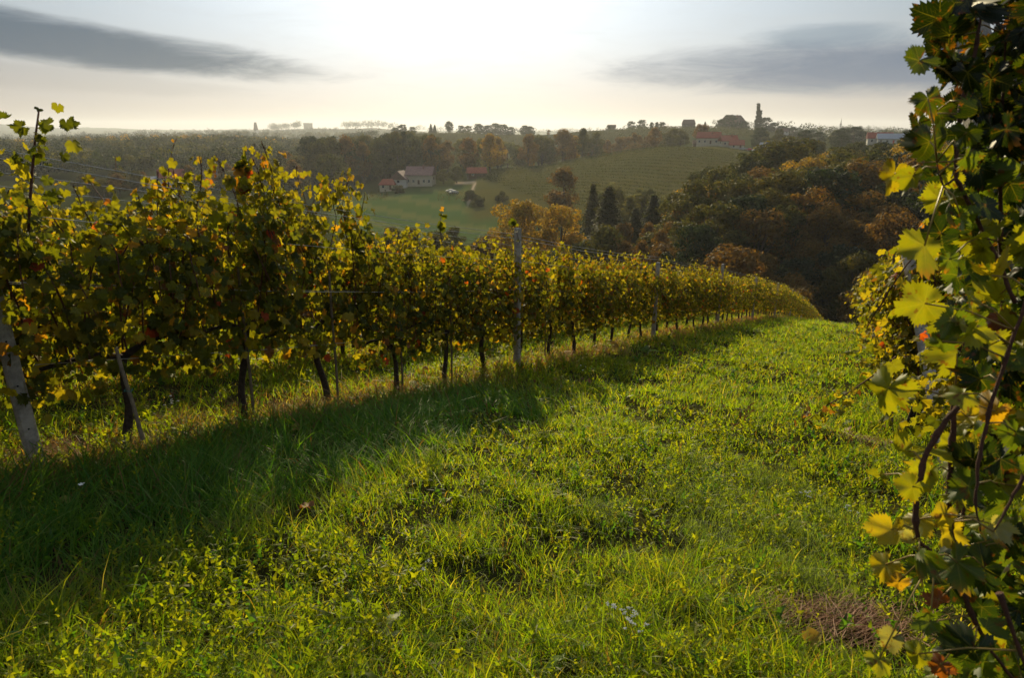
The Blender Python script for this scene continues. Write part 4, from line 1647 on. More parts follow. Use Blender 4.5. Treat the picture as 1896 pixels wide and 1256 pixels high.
def tree(px, r, hgt, kind, colr, label, group=None, wide=1.0, var=0, loc=None, sink=.2):
    if loc is None:
        loc = at(px, r)
    o = empty(NAMES[kind], Vector(loc) - Vector((0, 0, sink)), random.uniform(0, 6.28), label, 'bush' if kind == 'bush' else 'tree', group)
    ms = tm(kind, colr, var)
    link('trunk', ms[0], o)
    link('crown', ms[1], o)
    k = hgt / (10.0 if kind != 'bush' else 6.0)
    o.scale = (k * wide, k * wide, k)
    TREES_XY.append((loc[0], loc[1]))
    return o


def forest(n, px0, px1, r0, r1, h0, h1_, kinds, label, group, mind, seed, cond=None, wide=(.9, 1.25)):
    rd = random.Random(seed)
    done, tries = 0, 0
    mine = []
    while done < n and tries < n * 40:
        tries += 1
        px = rd.uniform(px0, px1)
        r = rd.uniform(r0, r1)
        if cond and not cond(px, r):
            continue
        a = az_of(px)
        x, y = r * math.sin(a), r * math.cos(a)
        if any((x - q[0]) ** 2 + (y - q[1]) ** 2 < mind ** 2 for q in mine):
            continue
        mine.append((x, y))
        kind, colr, var = rd.choice(kinds)
        tree(px, r, rd.uniform(h0, h1_), kind, colr, label, group, rd.uniform(*wide), var, (x, y, h1(x, y)))
        done += 1
    return done


# dark wood on the right hillside
wood = [('round', 'olive', 0), ('round', 'olive', 1), ('round', 'brown', 0), ('round', 'brown', 1), ('round', 'dark', 0), ('round', 'green', 0), ('round', 'brown', 2)]
g = 'trees of the dark wood on the right'
forest(26, 1300, 1760, 180, 235, 15, 19, [('round', 'olive', 0), ('round', 'olive', 1), ('round', 'gold', 0), ('round', 'green', 0)],
       'sunlit topped broadleaf tree on the skyline of the dark wood at right', g, 7.5, 1, lambda px, r: px > 1360 or r < 205)
forest(34, 1260, 1800, 135, 180, 13, 17, wood, 'brown green broadleaf tree in the middle of the dark wood at right', g, 6.5, 2, lambda px, r: px > 1290 or r < 160)
forest(38, 1285, 1850, 98, 135, 9, 14, wood, 'dim broadleaf tree low on the slope of the dark wood at right', g, 5.5, 3)
forest(22, 1265, 1700, 108, 150, 5, 8, [('bush', 'olive', 0), ('bush', 'grey', 0), ('bush', 'brown', 0)], 'bushy undergrowth at the lower edge of the dark wood', 'bushes at the foot of the dark wood', 4, 4)
tree(1458, 205, 21, 'round', 'olive', 'broad dark oak making the highest hump of the right wood', g, 1.35, 1)
tree(1555, 215, 18, 'round', 'green', 'rounded tree right of the highest hump of the right wood', g, 1.25)
tree(1295, 165, 15, 'round', 'gold', 'golden leafed tree at the left end of the dark wood', g, 1.15)
tree(1340, 172, 15, 'round', 'olive', 'tree with lit yellow top second from the left end of the dark wood', g, 1.1)
# trees rising right behind the left row
tree(958, 150, 15.5, 'round', 'gold', 'round orange lit tree behind the middle post, left of the golden one', None, 1.0)
tree(905, 160, 8, 'bush', 'brown', 'brown bush sloping left of the round orange tree')
tree(1043, 140, 14, 'round', 'gold', 'pale golden spreading tree right of the round orange tree', None, 1.0, 1)
tree(1000, 170, 14, 'round', 'gold', 'golden tree half hidden between the orange and the pale golden tree', None, .9, 1)
tree(1045, 235, 18, 'tall', 'brown', 'slim brown tree behind the golden ones before the vineyard hill', None, 1.4)
tree(1130, 165, 15.5, 'conifer', 'green', 'tallest dark spruce in front of the vineyard hill', 'spruces below the vineyard hill', 1.5)
tree(1182, 160, 11, 'conifer', 'green', 'smallest spruce standing between two larger ones', 'spruces below the vineyard hill', 1.5)
tree(1215, 162, 14, 'conifer', 'green', 'dark spruce at the right nearest the dark wood', 'spruces below the vineyard hill', 1.4)
tree(1100, 190, 15, 'conifer', 'olive', 'pale green spruce left of the tallest dark spruce', 'spruces below the vineyard hill', 1.1)
tree(1150, 140, 7, 'bush', 'brown', 'rounded brown bush below the spruces', None, 1.1)
tree(1240, 150, 9, 'bush', 'grey', 'grey green bush at the foot of the right spruce')
forest(15, 1095, 1235, 205, 250, 8, 11.5, [('round', 'grey', 0), ('round', 'green', 0), ('tall', 'grey', 0)], 'hazy grey green tree in the hollow behind the spruces', 'hazy trees in the hollow below the vineyard hill', 5, 6)
forest(10, 1120, 1260, 120, 150, 6, 10, [('round', 'brown', 0), ('bush', 'olive', 0), ('tall', 'brown', 0)], 'reddish brown small tree around the spruces', 'small brown trees around the spruces', 3.5, 7)
tree(1322, 225, 9, 'round', 'grey', 'lone pale bush on the lower right flank of the vineyard hill')
tree(575, 190, 9, 'round', 'olive', 'olive tree top showing above the left row before the meadow')
forest(5, 720, 880, 150, 175, 7, 8.5, [('round', 'olive', 0)], 'round tree top just above the left row below the meadow', 'tree tops below the meadow', 5, 8)

# valley wood round the farm
val = [('tall', 'olive', 0), ('tall', 'green', 0), ('round', 'dark', 0), ('round', 'green', 0), ('tall', 'brown', 0), ('round', 'olive', 0), ('conifer', 'dark', 0)]
g = 'trees of the valley wood behind the farm'
forest(58, 575, 800, 390, 470, 20, 27, val, 'tall tree in the dense valley wood behind the farmhouse', g, 8.5, 10, None, (.75, 1.05))
forest(34, 800, 1110, 410, 500, 16, 22, [('tall', 'brown', 0), ('tall', 'olive', 0), ('tall', 'gold', 0), ('round', 'grey', 0), ('round', 'olive', 0)], 'hazy olive tree behind the left end of the vineyard hill', 'hazy trees behind the vineyard hill', 9, 11,
       lambda px, r: r > 440 if px > 950 else True, (.8, 1.1))
tree(907, 395, 21, 'tall', 'gold', 'tall golden tree right of the small red roofed barn', None, 1.1)
tree(868, 402, 21, 'tall', 'brown', 'tall bare stemmed brown tree left of the golden one', None, 1.1)
tree(978, 420, 20, 'round', 'brown', 'rounded brown tree on the ridge behind the vineyard hill', None, .8)
tree(1042, 450, 22, 'round', 'brown', 'broad brown tree clump right of the rounded brown tree', None, 1.0)
tree(845, 352, 9, 'round', 'green', 'rounded green tree right of the white farmhouse', None, 1.2)
tree(820, 350, 8, 'round', 'olive', 'olive bush between the farmhouse and the round green tree', None, 1.1)
tree(735, 330, 5, 'bush', 'green', 'small bush below the farm shed', None, 1.0)
tree(873, 300, 6, 'bush', 'green', 'green bush beside the track below the meadow corner')
tree(885, 285, 5, 'bush', 'green', 'low bush at the bottom end of the track')
tree(930, 290, 5, 'bush', 'olive', 'low bush at the foot of the vineyard hill, left end')
forest(26, 460, 620, 330, 420, 12, 20, val, 'tree between the left farm buildings and the valley wood', 'trees left of the valley wood', 8, 12)
forest(14, 120, 470, 300, 360, 6, 11, [('round', 'brown', 0), ('round', 'green', 0), ('bush', 'olive', 0)], 'small tree near the left farm buildings', 'small trees near the left farm', 7, 13,
       lambda px, r: not (260 < px < 345 and r < 350))
forest(16, 1090, 1300, 470, 560, 13, 18, [('round', 'olive', 0), ('round', 'brown', 0), ('tall', 'brown', 0)], 'tree in the band of woods behind the crest of the vineyard hill', 'woods behind the hill crest', 9, 14)

# ridge trees against the sky
RG = [(735, 880, 12, 'round', 'dark'), (748, 880, 14, 'round', 'dark'), (766, 870, 10, 'round', 'dark'), (800, 860, 13, 'conifer', 'dark'), (807, 860, 12, 'conifer', 'dark'), (833, 860, 16, 'tall', 'dark'),
      (855, 860, 11, 'round', 'dark'), (868, 860, 11, 'round', 'green'), (887, 865, 14, 'round', 'dark'), (903, 865, 13, 'round', 'dark'), (918, 865, 16, 'round', 'dark'), (932, 870, 15, 'round', 'dark'),
      (946, 870, 12, 'round', 'dark'), (972, 870, 14, 'round', 'dark'), (980, 870, 13, 'round', 'dark'), (1015, 860, 8, 'tall', 'brown'), (1125, 830, 8, 'round', 'dark'), (1165, 820, 11, 'round', 'dark'), (1185, 815, 12, 'round', 'dark'),
      (1203, 810, 9, 'tall', 'dark'), (1212, 810, 9, 'tall', 'dark'), (1222, 810, 9, 'round', 'dark'), (1300, 800, 9, 'conifer', 'dark'), (1330, 800, 12, 'round', 'dark'), (1345, 800, 17, 'round', 'dark'), (1372, 800, 11, 'round', 'dark'),
      (1410, 790, 16, 'round', 'dark'), (1425, 790, 12, 'round', 'dark'), (1440, 790, 10, 'round', 'dark'), (1462, 780, 11, 'round', 'dark'), (1480, 780, 8, 'conifer', 'dark'), (1495, 780, 10, 'round', 'dark'),
      (1555, 600, 14, 'round', 'dark'), (1575, 590, 15, 'round', 'dark'), (1590, 590, 11, 'round', 'dark'), (1675, 520, 11, 'round', 'dark'), (1690, 520, 12, 'round', 'green')]
for px, r, hh, k, c in RG:
    tree(px, r, hh, k, c, 'dark tree silhouette on the far vineyard ridge' if px < 1530 else 'dark tree beside the white building at far right', 'trees along the ridge line', 1.3, sink=2.2)
tree(1394, 795, 27, 'poplar', 'dark', 'tall narrow poplar standing highest on the ridge right of the mansion roof', None, 1.15)
tree(1399, 792, 20, 'poplar', 'dark', 'shorter poplar leaning against the tallest ridge poplar', None, 1.3)
forest(12, 1400, 1560, 470, 560, 9, 14, [('round', 'dark', 0), ('round', 'green', 0)], 'dark tree between the ridge houses and the right wood', 'trees above the right wood', 10, 15)
forest(20, 1420, 1750, 260, 350, 10, 14, [('round', 'dark', 0), ('round', 'green', 0), ('round', 'olive', 0)], 'dark tree in the hollow behind the right wood', 'trees behind the right wood', 9, 16, lambda px, r: r < 300 or px < 1540)


# far wooded hills read as one mass
def wood_mass(name, label, boxes, seed, n_cards=60):
    rg = np.random.default_rng(seed)
    Vs, Fs, Cs = [], [], []
    b = 0
    for (px0, px1, r0, r1, n, h0, h1_, cols) in boxes:
        for _ in range(n):
            px, r = rg.uniform(px0, px1), math.sqrt(rg.uniform(r0 ** 2, r1 ** 2))
            a = az_of(px)
            x, y = r * math.sin(a), r * math.cos(a)
            z = h1(x, y)
            hh = rg.uniform(h0, h1_)
            C = [(rg.normal(0, hh * .16), rg.normal(0, hh * .16), hh * rg.uniform(.35, .78)) for _ in range(4)]
            pos, nrm = crown_cards(C, [hh * .24] * 4, [n_cards // 4] * 4, 1, rg, .9)
            v, f = cards_mesh(pos + np.array((x, y, z)), nrm, hh * .095, rg)
            base = np.array(TREECOL[cols[rg.integers(len(cols))]]) * rg.uniform(.7, 1.3)
            Vs.append(v)
            Fs.append(f + b)
            Cs.append(np.repeat(base * rg.uniform(.7, 1.3, (len(pos), 1)), 4, axis=0))
            b += len(v)
    me = np_mesh(name, np.concatenate(Vs), np.concatenate(Fs), [M_tree], col=np.concatenate(Cs))
    tag(link(name, me), label, 'woodland', kind='stuff')


wood_mass('woodland', 'wooded slope of the nearer hill at the left', [
    (-60, 590, 430, 800, 950, 11, 17, ('dark', 'dark', 'dark', 'green')),
    (-60, 590, 750, 820, 260, 12, 17, ('olive', 'olive', 'gold', 'dark')),
    (560, 760, 470, 640, 130, 12, 18, ('dark', 'green'))], 600, 150)
wood_mass('distant_woodland', 'dark bands of forest on the farther hills at the left', [
    (-60, 700, 980, 1050, 420, 11, 18, ('dark',)),
    (60, 720, 1450, 1600, 420, 13, 21, ('dark', 'green')),
    (-60, 760, 2300, 2600, 420, 16, 28, ('dark',))], 601, 60)
wood_mass('hazy_woodland', 'pale blue hazy trees along the farthest ridges', [
    (505, 560, 3400, 3560, 90, 25, 45, ('dark',)), (640, 740, 3400, 3560, 120, 25, 45, ('dark',)), (770, 840, 3400, 3600, 50, 20, 40, ('dark',)),
    (960, 1160, 3200, 3600, 150, 20, 35, ('dark',)), (1440, 1700, 2350, 2700, 170, 15, 30, ('dark',)), (1420, 1760, 800, 1300, 260, 10, 16, ('dark', 'green')), (875, 985, 862, 880, 60, 6, 11, ('dark',)), (730, 770, 866, 885, 16, 5, 9, ('dark',)), (1150, 1235, 808, 825, 26, 4, 7, ('dark',)), (1315, 1480, 790, 815, 70, 6, 10, ('dark',))], 602, 36)


# ------------------------------------------------------------------ vine rows on the far slopes
def far_rows(name, label, lines, step, seed, hgt=1.9, colr=((.030, .040, .010), (.044, .050, .012)), csz=.45):
    rg = np.random.default_rng(seed)
    Ps = []
    for ln in lines:
        ln = np.array(ln, float)
        seg = np.hypot(*np.diff(ln, axis=0).T)
        cum = np.concatenate([[0], np.cumsum(seg)])
        n = int(cum[-1] * step)
        u = rg.uniform(0, cum[-1], n)
        Ps.append(np.stack([np.interp(u, cum, ln[:, 0]), np.interp(u, cum, ln[:, 1])], -1))
    q = np.concatenate(Ps) + rg.normal(0, .13, (sum(len(a) for a in Ps), 2))
    z = H(q[:, 0], q[:, 1]) + rg.uniform(.5, hgt, len(q))
    pos = np.stack([q[:, 0], q[:, 1], z], -1)
    v, f = cards_mesh(pos, rg.normal(0, 1, (len(q), 3)), csz, rg)
    k = rg.random(len(q))[:, None]
    c = (np.array(colr[0]) * k + np.array(colr[1]) * (1 - k)) * rg.uniform(.6, 1.4, (len(q), 1))
    tag(link(name, np_mesh(name, v, f, [M_tree], col=np.repeat(c, 4, axis=0))), label, 'vine rows', kind='stuff')


def arc(pxa, pxb, ra, rb, n=24):
    out = []
    for i in range(n):
        f = i / (n - 1)
        a = az_of(pxa + (pxb - pxa) * f)
        r = ra + (rb - ra) * f
        out.append((r * math.sin(a), r * math.cos(a)))
    return out


lines = []
for k in range(22):
    r = 262 + k * 8.2
    pa = np.interp(r, [262, 345, 440], [1010, 880, 905])
    pb = np.interp(r, [262, 330, 380, 440], [1285, 1340, 1390, 1410])
    lines.append(arc(pa, pb, r + 14, r - 26, 20))
far_rows('vineyard_rows', 'close set vine rows ribbing the rounded hill in the middle distance', lines, 14.0, 700, 1.3)
lines = [arc(px, px + 26, 655, 815, 8) for px in np.arange(985, 1400, 6.2)]
far_rows('ridge_vineyard_rows', 'vine rows running down the ridge under the skyline houses', lines, 1.1, 701, 2.0, ((.025, .032, .01), (.03, .036, .01)), .9)
lines = [arc(690 + k * 3, 1000, 700 + k * 9, 720 + k * 9, 16) for k in range(17)]
lines += [arc(880 + k * 8, 884 + k * 8, 640, 700, 4) for k in range(14)]
far_rows('left_ridge_vineyard_rows', 'vine rows along the long green ridge behind the valley wood', lines, .9, 702, 2.0, ((.035, .042, .01), (.05, .05, .013)), .9)
lines = [arc(1560 + k * 7, 1590 + k * 9, 372, 440, 6) for k in range(16)]
far_rows('slope_vineyard_rows', 'dark vine rows fanning below the white building at far right', lines, 2.2, 703, 1.8, ((.04, .06, .02), (.05, .07, .02)), .6)
lines = [arc(620 + k * 2, 715, 330 - k * 3.5, 338 - k * 3.5, 8) for k in range(9)] + [arc(808, 862, 300 + k * 3.5, 296 + k * 3.5, 5) for k in range(7)]
far_rows('field_rows', 'low crop rows on the valley floor around the farm', lines, 2.5, 704, 1.2, ((.04, .04, .012), (.06, .05, .016)), .5)


# ------------------------------------------------------------------ buildings
M_cream = plain('cream_render', (.42, .36, .26), .9, .12, 1)
M_whitew = plain('white_render', (.42, .40, .37), .9, .1, 1)
M_brownw = plain('brown_boards', (.09, .05, .03), .85, .3, 3)
M_darkw = plain('dark_stone_wall', (.10, .085, .075), .9, .3, 1)
M_glass = plain('window_glass', (.03, .035, .04), .15, .1, 1, spec=.6)
M_frame = plain('window_frame', (.5, .47, .42), .6, .1, 1)
M_door = plain('door_wood', (.10, .05, .03), .7, .2, 3)
M_metalroof = plain('pale_metal_roof', (.24, .26, .29), .5, .15, 1)
M_brick = plain('chimney_brick', (.20, .09, .06), .9, .3, 4)
M_reddoor = plain('red_panel', (.42, .03, .02), .7, .1, 3)


def tiles(name, c):
    m, t, out = new_mat(name)
    tc = t.new('ShaderNodeTexCoord')
    wv = t.new('ShaderNodeTexWave', wave_type='BANDS', bands_direction='X')
    wv.inputs['Scale'].default_value = 1.6
    wv.inputs['Distortion'].default_value = .6
    t.link(tc.outputs['Object'], wv.inputs['Vector'])
    n = t.noise(tc.outputs['Object'], 1.3, 5, .7)
    cc = t.mix(t.ramp(n, (.3, .7)), c, tuple(v * .62 for v in c))
    cc = t.mix(t.math('MULTIPLY', wv.outputs['Fac'], .25), cc, tuple(v * .4 for v in c))
    b = t.new('ShaderNodeBsdfPrincipled')
    b.inputs['Roughness'].default_value = .8
    b.inputs['Specular IOR Level'].default_value = .25
    t.link(cc, b.inputs['Base Color'])
    t.link(b.outputs[0], out.inputs['Surface'])
    return m


M_tred = tiles('red_roof_tiles', (.30, .068, .038))
M_tpink = tiles('faded_pink_tiles', (.25, .14, .12))
M_tbrown = tiles('brown_roof_tiles', (.13, .08, .06))


def house(name, loc, rz, L, D, hw, hr, wallm, roofm, label, cat, group=None, win=3, door=True, chim=True, hip=0.0, floors=1, over=.5, tower=None, doorm=None):
    """gabled or half hipped house, long side along x; front is -y"""
    root = empty(name, loc, rz, label, cat, group)
    w = MB()
    w.box(-L / 2, L / 2, -D / 2, D / 2, -2.5, hw)
    for sx in (-1, 1):
        x = sx * L / 2
        if hip < .5:
            w.add([(x, -D / 2, hw), (x, D / 2, hw), (x, 0, hw + hr * (1 - hip) * .98)], [(0, 1, 2)] if sx > 0 else [(0, 2, 1)])
    w.build('wall', wallm, root)
    r = MB()
    e, th = over, .22
    xr = L / 2 + e - hip * L * .28
    zr = hw + hr
    ze = hw - e * hr / (D / 2)
    top = [(-L / 2 - e, -D / 2 - e, ze + th), (L / 2 + e, -D / 2 - e, ze + th), (L / 2 + e, D / 2 + e, ze + th), (-L / 2 - e, D / 2 + e, ze + th), (-xr, 0, zr + th), (xr, 0, zr + th)]
    bot = [(a, b, c - th) for a, b, c in top]
    r.add(top + bot, [(0, 1, 5, 4), (2, 3, 4, 5), (1, 2, 5), (3, 0, 4), (7, 6, 10, 11), (9, 8, 11, 10), (8, 7, 11), (6, 9, 10),
                      (0, 6, 7, 1), (2, 8, 9, 3), (1, 7, 8, 2), (3, 9, 6, 0)])
    rf = r.build('roof', roofm, root)
    if chim:
        c = MB()
        c.box(L * .12, L * .12 + .7, -D * .18, -D * .18 + .7, hw + .3, zr + .8)
        c.box(L * .12 - .08, L * .12 + .78, -D * .18 - .08, -D * .18 + .78, zr + .8, zr + .95)
        c.build('chimney', M_brick, rf)
    for fl in range(floors):
        z0 = .9 + fl * 2.7
        if z0 + 1.3 > hw + .3:
            break
        for k in range(win):
            x = -L / 2 + L * (k + .5) / win
            if door and fl == 0 and k == win // 2:
                d = MB()
                d.box(x - .5, x + .5, -D / 2 - .06, -D / 2 + .02, 0, 2.1)
                dr = d.build('door', doorm or M_door, root)
                hd = MB()
                hd.box(x + .3, x + .38, -D / 2 - .12, -D / 2 - .06, 1.0, 1.15)
                hd.build('handle', M_frame, dr)
                continue
            g_ = MB()
            g_.box(x - .5, x + .5, -D / 2 - .03, -D / 2 + .02, z0, z0 + 1.25)
            wo = g_.build('window', M_glass, root)
            f_ = MB()
            for (a0, a1, b0, b1) in ((x - .6, x - .5, z0 - .1, z0 + 1.35), (x + .5, x + .6, z0 - .1, z0 + 1.35), (x - .5, x + .5, z0 + 1.25, z0 + 1.35), (x - .5, x + .5, z0 - .1, z0), (x - .03, x + .03, z0, z0 + 1.25)):
                f_.box(a0, a1, -D / 2 - .07, -D / 2 + .01, b0, b1)
            f_.build('frame', M_frame, wo)
    for sx in (-1, 1):
        g_ = MB()
        g_.box(*sorted((sx * L / 2 - sx * .02, sx * L / 2 + sx * .04)), -.6, .6, hw * .45, hw * .45 + 1.2)
        g_.build('window', M_glass, root)
    return root


def hloc(px, r, dz=0.0):
    v = at(px, r)
    v.z += dz
    return v


def face(px, off=0.0):
    """rotation turning a house front to the lane"""
    return -az_of(px) + off


# farm in the valley
house('farmhouse', hloc(778, 350, .8), face(778, -.25), 13, 9, 4.6, 3.6, M_cream, M_tpink, 'long cream farmhouse with faded pink roof on the valley floor', 'house', floors=2, win=5)
house('farmhouse_wing', hloc(741, 349, .8), face(741, 1.25), 9, 7.5, 3.6, 3.4, M_whitew, M_tpink, 'cross gabled white wing at the left end of the long farmhouse', 'house', win=2, chim=False)
house('shed', hloc(716, 345, .6), face(716, -.2), 7, 6, 2.6, 2.2, M_cream, M_tred, 'small shed with red hipped roof left of the cream farmhouse', 'shed', win=2, chim=False, hip=.8)
house('barn', hloc(882, 372, .6), face(882, .15), 9.5, 6, 2.4, 2.4, M_brownw, M_tred, 'low brown barn with red roof right of the farmhouse by the track', 'barn', win=2, chim=False)
# farm at the left
house('barn', hloc(316, 340, 1.2), face(316, .12), 11, 7, 2.8, 3.0, M_whitew, M_tred, 'barn with a bright red roof behind the left vines', 'barn', win=3, chim=False)
house('farmhouse', hloc(283, 342, 1.0), face(283, .1), 7, 6, 2.4, .9, M_cream, M_metalroof, 'low white building with pale flat roof left of the red barn', 'house', win=2, chim=False)
house('farmhouse', hloc(384, 372, .8), face(384, .2), 7, 6, 2.6, 2.0, M_cream, M_tbrown, 'small pale house partly hidden right of the red barn', 'house', win=2, chim=False)
# cluster behind the vineyard hill
g = 'red roofed houses behind the vineyard hill'
house('house', hloc(1309, 475, 1.5), face(1309, -.12), 14, 9, 3.8, 3.4, M_cream, M_tred, 'largest cream house of the red roofed cluster above the vineyard hill', 'house', g, win=4)
house('house', hloc(1345, 468, .8), face(1345, .35), 10, 8, 3.2, 3.0, M_cream, M_tred, 'middle brown eaved house of the red roofed cluster', 'house', g, win=3)
house('house', hloc(1361, 458, .0), face(1361, .1), 8, 7, 2.4, 2.6, M_cream, M_tred, 'smallest lowest house of the red roofed cluster, at its right end', 'house', g, win=2, chim=False)
house('house', hloc(1288, 480, .2), face(1288, .1), 5, 5, 2.2, 1.8, M_brownw, M_tbrown, 'little brown outbuilding left of the red roofed cluster', 'shed', g, win=1, chim=False, door=False)
house('barn', hloc(1421, 455, -.1), face(1421, .25), 10, 7, 2.6, 2.6, M_brownw, M_metalroof, 'barn with pale bluish metal roof right of the parked cars', 'barn', win=2, chim=False)
# ridge buildings
house('house', hloc(1270, 800, .4), face(1270), 14, 10, 4, 4.2, M_darkw, M_tbrown, 'dark half hipped house alone on the ridge line', 'house', win=4, chim=False, hip=.45)
house('mansion', hloc(1350, 812, .6), face(1350), 30, 16, 5, 8, M_darkw, M_tbrown, 'wide dark mansion roof among trees on the ridge, left of the poplars', 'house', win=8, chim=True, hip=.9, floors=2)
house('house', hloc(1442, 760, .2), face(1442, .1), 12, 8, 2.6, 3.0, M_whitew, M_tbrown, 'low pale house in the dark trees right of the poplars', 'house', win=3, chim=False)
house('house', hloc(1130, 835, .2), face(1130), 9, 7, 3, 2.5, M_darkw, M_tbrown, 'small dark house among the trees at the left start of the high ridge', 'house', win=3, chim=False)
# right building
house('house', hloc(1641, 466, .6), face(1641, .12), 13, 8, 3.0, 2.6, M_whitew, M_metalroof, 'white building with pale roof below the right sky, by the leaves', 'house', win=4, chim=False, doorm=M_reddoor)
house('house', hloc(1622, 474, 1.2), face(1622, .12), 13, 8, 3.2, 3.0, M_whitew, M_tred, 'red roofed part standing left of the pale roofed white building', 'house', win=3, chim=False, doorm=M_reddoor)
# chapel tower on the ridge and the far hill town
def church(loc, rz, k, label):
    root = empty('church', loc, rz, label, 'church')
    w = MB()
    w.box(-8 * k, 10 * k, -5 * k, 5 * k, -8, 9 * k)
    w.build('nave_wall', M_whitew, root)
    r = MB()
    r.add([(-8.5 * k, -5.6 * k, 9 * k), (10.6 * k, -5.6 * k, 9 * k), (10.6 * k, 5.6 * k, 9 * k), (-8.5 * k, 5.6 * k, 9 * k), (-8.5 * k, 0, 14 * k), (9.6 * k, 0, 14 * k)],
          [(0, 1, 5, 4), (2, 3, 4, 5), (1, 2, 5), (3, 0, 4), (3, 2, 1, 0)])
    r.build('nave_roof', M_tbrown, root)
    t_ = MB()
    t_.box(-13 * k, -8.05 * k, -2.6 * k, 2.6 * k, -8, 18 * k)
    t_.box(-13.3 * k, -7.75 * k, -2.9 * k, 2.9 * k, 18 * k, 18.7 * k)
    tw = t_.build('tower', M_whitew, root)
    s_ = MB()
    cx = -10.5 * k
    prof = [(2.9, 18.7), (2.7, 20), (1.7, 21.6), (1.2, 23), (.75, 27), (.3, 33), (.05, 36)]
    n = 8
    vs = [(cx + math.cos(2 * math.pi * (j + .5) / n) * a * k, math.sin(2 * math.pi * (j + .5) / n) * a * k, z * k) for a, z in prof for j in range(n)]
    fs = [(i * n + j, i * n + (j + 1) % n, (i + 1) * n + (j + 1) % n, (i + 1) * n + j) for i in range(len(prof) - 1) for j in range(n)]
    s_.add(vs, fs)
    s_.build('spire', M_tbrown, tw)
    for q in range(5):
        g_ = MB()
        x = (-6 + q * 3.4) * k
        g_.box(x - .6 * k, x + .6 * k, -5.1 * k, -4.95 * k, 3 * k, 7 * k)
        g_.build('window', M_glass, root)
    g_ = MB()
    g_.box(cx - .7 * k, cx + .7 * k, -2.72 * k, -2.5 * k, 14 * k, 16.5 * k)
    g_.build('belfry_opening', M_glass, tw)


TOWN = 2450
church(hloc(1556, TOWN, 2), face(1556), 1.25, 'white church with a thin dark spire on the hazy hill town skyline')
rd = random.Random(44)
tl = [(1518, 16, 'leftmost hazy house below the round tree of the hill town'), (1530, 18, 'hazy house between the round tree and the church spire'), (1541, 14, 'small hazy house directly left of the church'),
      (1572, 24, 'hazy house directly right of the church nave'), (1582, 20, 'hazy house halfway between church and the long block'), (1595, 44, 'long flat hazy block at the right end of the hill town')]
for px, L, l in tl:
    house('house', hloc(px, TOWN + rd.uniform(-20, 40), 2), face(px), L, 12, 9 if L > 40 else rd.uniform(6, 10), 3 if L > 40 else 5.5, M_whitew, M_tbrown, l, 'house', 'houses of the hill town', win=5, chim=False, floors=2)
for px, r, hh, l in ((1512, TOWN, 24, 'round hazy tree at the left end of the hill town'), (1540, TOWN - 10, 20, 'hazy tree left of the church spire'), (1584, TOWN - 10, 24, 'hazy tree right of the church')):
    tree(px, r, hh, 'round', 'dark', l, 'trees of the hill town')
# castle like pair of blocks on the far left ridge
for px, L, l in ((573, 26, 'left block of the castle like pair on the far blue ridge'), (580, 20, 'right block of the castle like pair on the far blue ridge')):
    house('tower_house', hloc(px, 3450, 4), face(px), L, 16, 20, 5, M_darkw, M_tbrown, l, 'tower', 'blocks on the far blue ridge', win=3, chim=False, floors=3)
house('chapel', hloc(480, 2400, 6), face(480), 14, 10, 16, 22, M_whitew, M_tbrown, 'tiny hazy chapel tip on the left forest skyline', 'chapel', win=2, chim=False, hip=.95, over=.2)


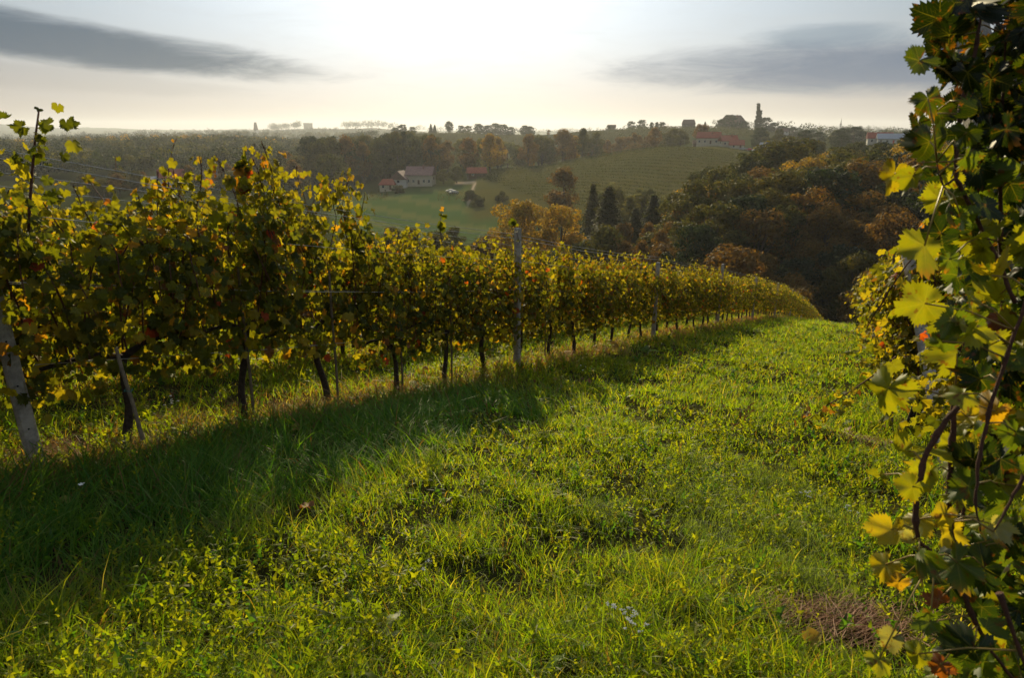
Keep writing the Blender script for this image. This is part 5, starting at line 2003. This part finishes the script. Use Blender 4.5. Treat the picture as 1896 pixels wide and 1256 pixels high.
# ------------------------------------------------------------------ parked cars
def car(loc, rz, paint, label, group):
    root = empty('parked_car', loc, rz, label, 'car', group)
    L, W = 4.3, 1.75
    prof = [(-2.15, .45), (-2.15, .80), (-1.75, .95), (-1.15, 1.0), (-.65, 1.42), (.75, 1.45), (1.45, 1.02), (2.1, .92), (2.15, .45), (1.75, .30), (-1.8, .30)]
    n = len(prof)
    b = MB()
    vs = []
    for sy, k in ((-1, 1), (1, 1)):
        for x, z in prof:
            inset = .16 if z > 1.1 else 0
            vs.append((x, sy * (W / 2 - inset), z))
    b.add(vs, [tuple(range(n)), tuple(range(2 * n - 1, n - 1, -1))] + [(i, n + i, n + (i + 1) % n, (i + 1) % n) for i in range(n)])
    b.build('body', paint, root)
    g_ = MB()
    for sy in (-1, 1):
        y = sy * (W / 2 - .06)
        y2 = sy * (W / 2 - .14)
        g_.add([(-1.0, y, 1.05), (-.6, y2, 1.37), (.7, y2, 1.39), (1.2, y, 1.06)], [(0, 1, 2, 3)] if sy > 0 else [(3, 2, 1, 0)])
    g_.add([(1.42, -.7, 1.07), (1.42, .7, 1.07), (.84, .64, 1.42), (.84, -.64, 1.42)], [(0, 1, 2, 3)])
    g_.add([(-1.14, -.7, 1.05), (-.70, -.64, 1.4), (-.70, .64, 1.4), (-1.14, .7, 1.05)], [(0, 1, 2, 3)])
    g_.build('windows', M_glass, root)
    for x in (-1.3, 1.35):
        for sy in (-1, 1):
            w = MB()
            y = sy * W / 2
            w.tube([(x, y - .12 * sy, .32), (x, y + .02 * sy, .32)], .32, 16)
            wh = w.build('wheel', M_tyre, root)
            r_ = MB()
            r_.tube([(x, y + .01 * sy, .32), (x, y + .035 * sy, .32)], .19, 12)
            r_.build('rim', M_wire, wh)


M_tyre = plain('tyre_rubber', (.02, .02, .02), .9)
M_white = plain('white_car_paint', (.30, .30, .29), .75, .05, 1, spec=.5)
M_redp = plain('red_car_paint', (.35, .03, .03), .3, .05, 1, spec=.5)
for px, r, m, l in ((1374, 452, M_white, 'white car parked nearest the red roofed cluster'), (1385, 452, M_redp, 'red car parked between two white cars'), (1396, 450, M_white, 'white car parked nearest the metal roofed barn')):
    car(hloc(px, r, .1), face(px, .2), m, l, 'cars parked beside the red roofed houses')
for px, r, l in ((833, 322, 'white car parked at the end of the farm track, left one'), (839, 318, 'white car parked at the end of the farm track, right one')):
    car(hloc(px, r, .1), face(px, .3), M_white, l, 'cars parked by the farm track')

# ------------------------------------------------------------------ the air
def build_haze():
    m, t, out = new_mat('haze_air')
    v = t.new('ShaderNodeVolumePrincipled')
    v.inputs['Color'].default_value = (.88, .92, 1.0, 1)
    v.inputs['Density'].default_value = HAZE
    v.inputs['Anisotropy'].default_value = .42
    t.link(v.outputs[0], out.inputs['Volume'])
    b = MB()
    b.box(-7200, 7200, -7200, 7200, ZMIN - 1.5, ZMAX)
    o = b.build('haze', m)
    tag(o, 'thin warm evening haze over the valley', 'haze', kind='stuff')


HAZE = .00012
gm = bpy.data.objects['ground'].data
co = np.empty(len(gm.vertices) * 3, np.float32)
gm.vertices.foreach_get('co', co)
ZMIN, ZMAX = float(co[2::3].min()), max(60.0, float(co[2::3].max()) + 25)
print('ground z', ZMIN, ZMAX, 'objects', len(bpy.data.objects))
build_haze()
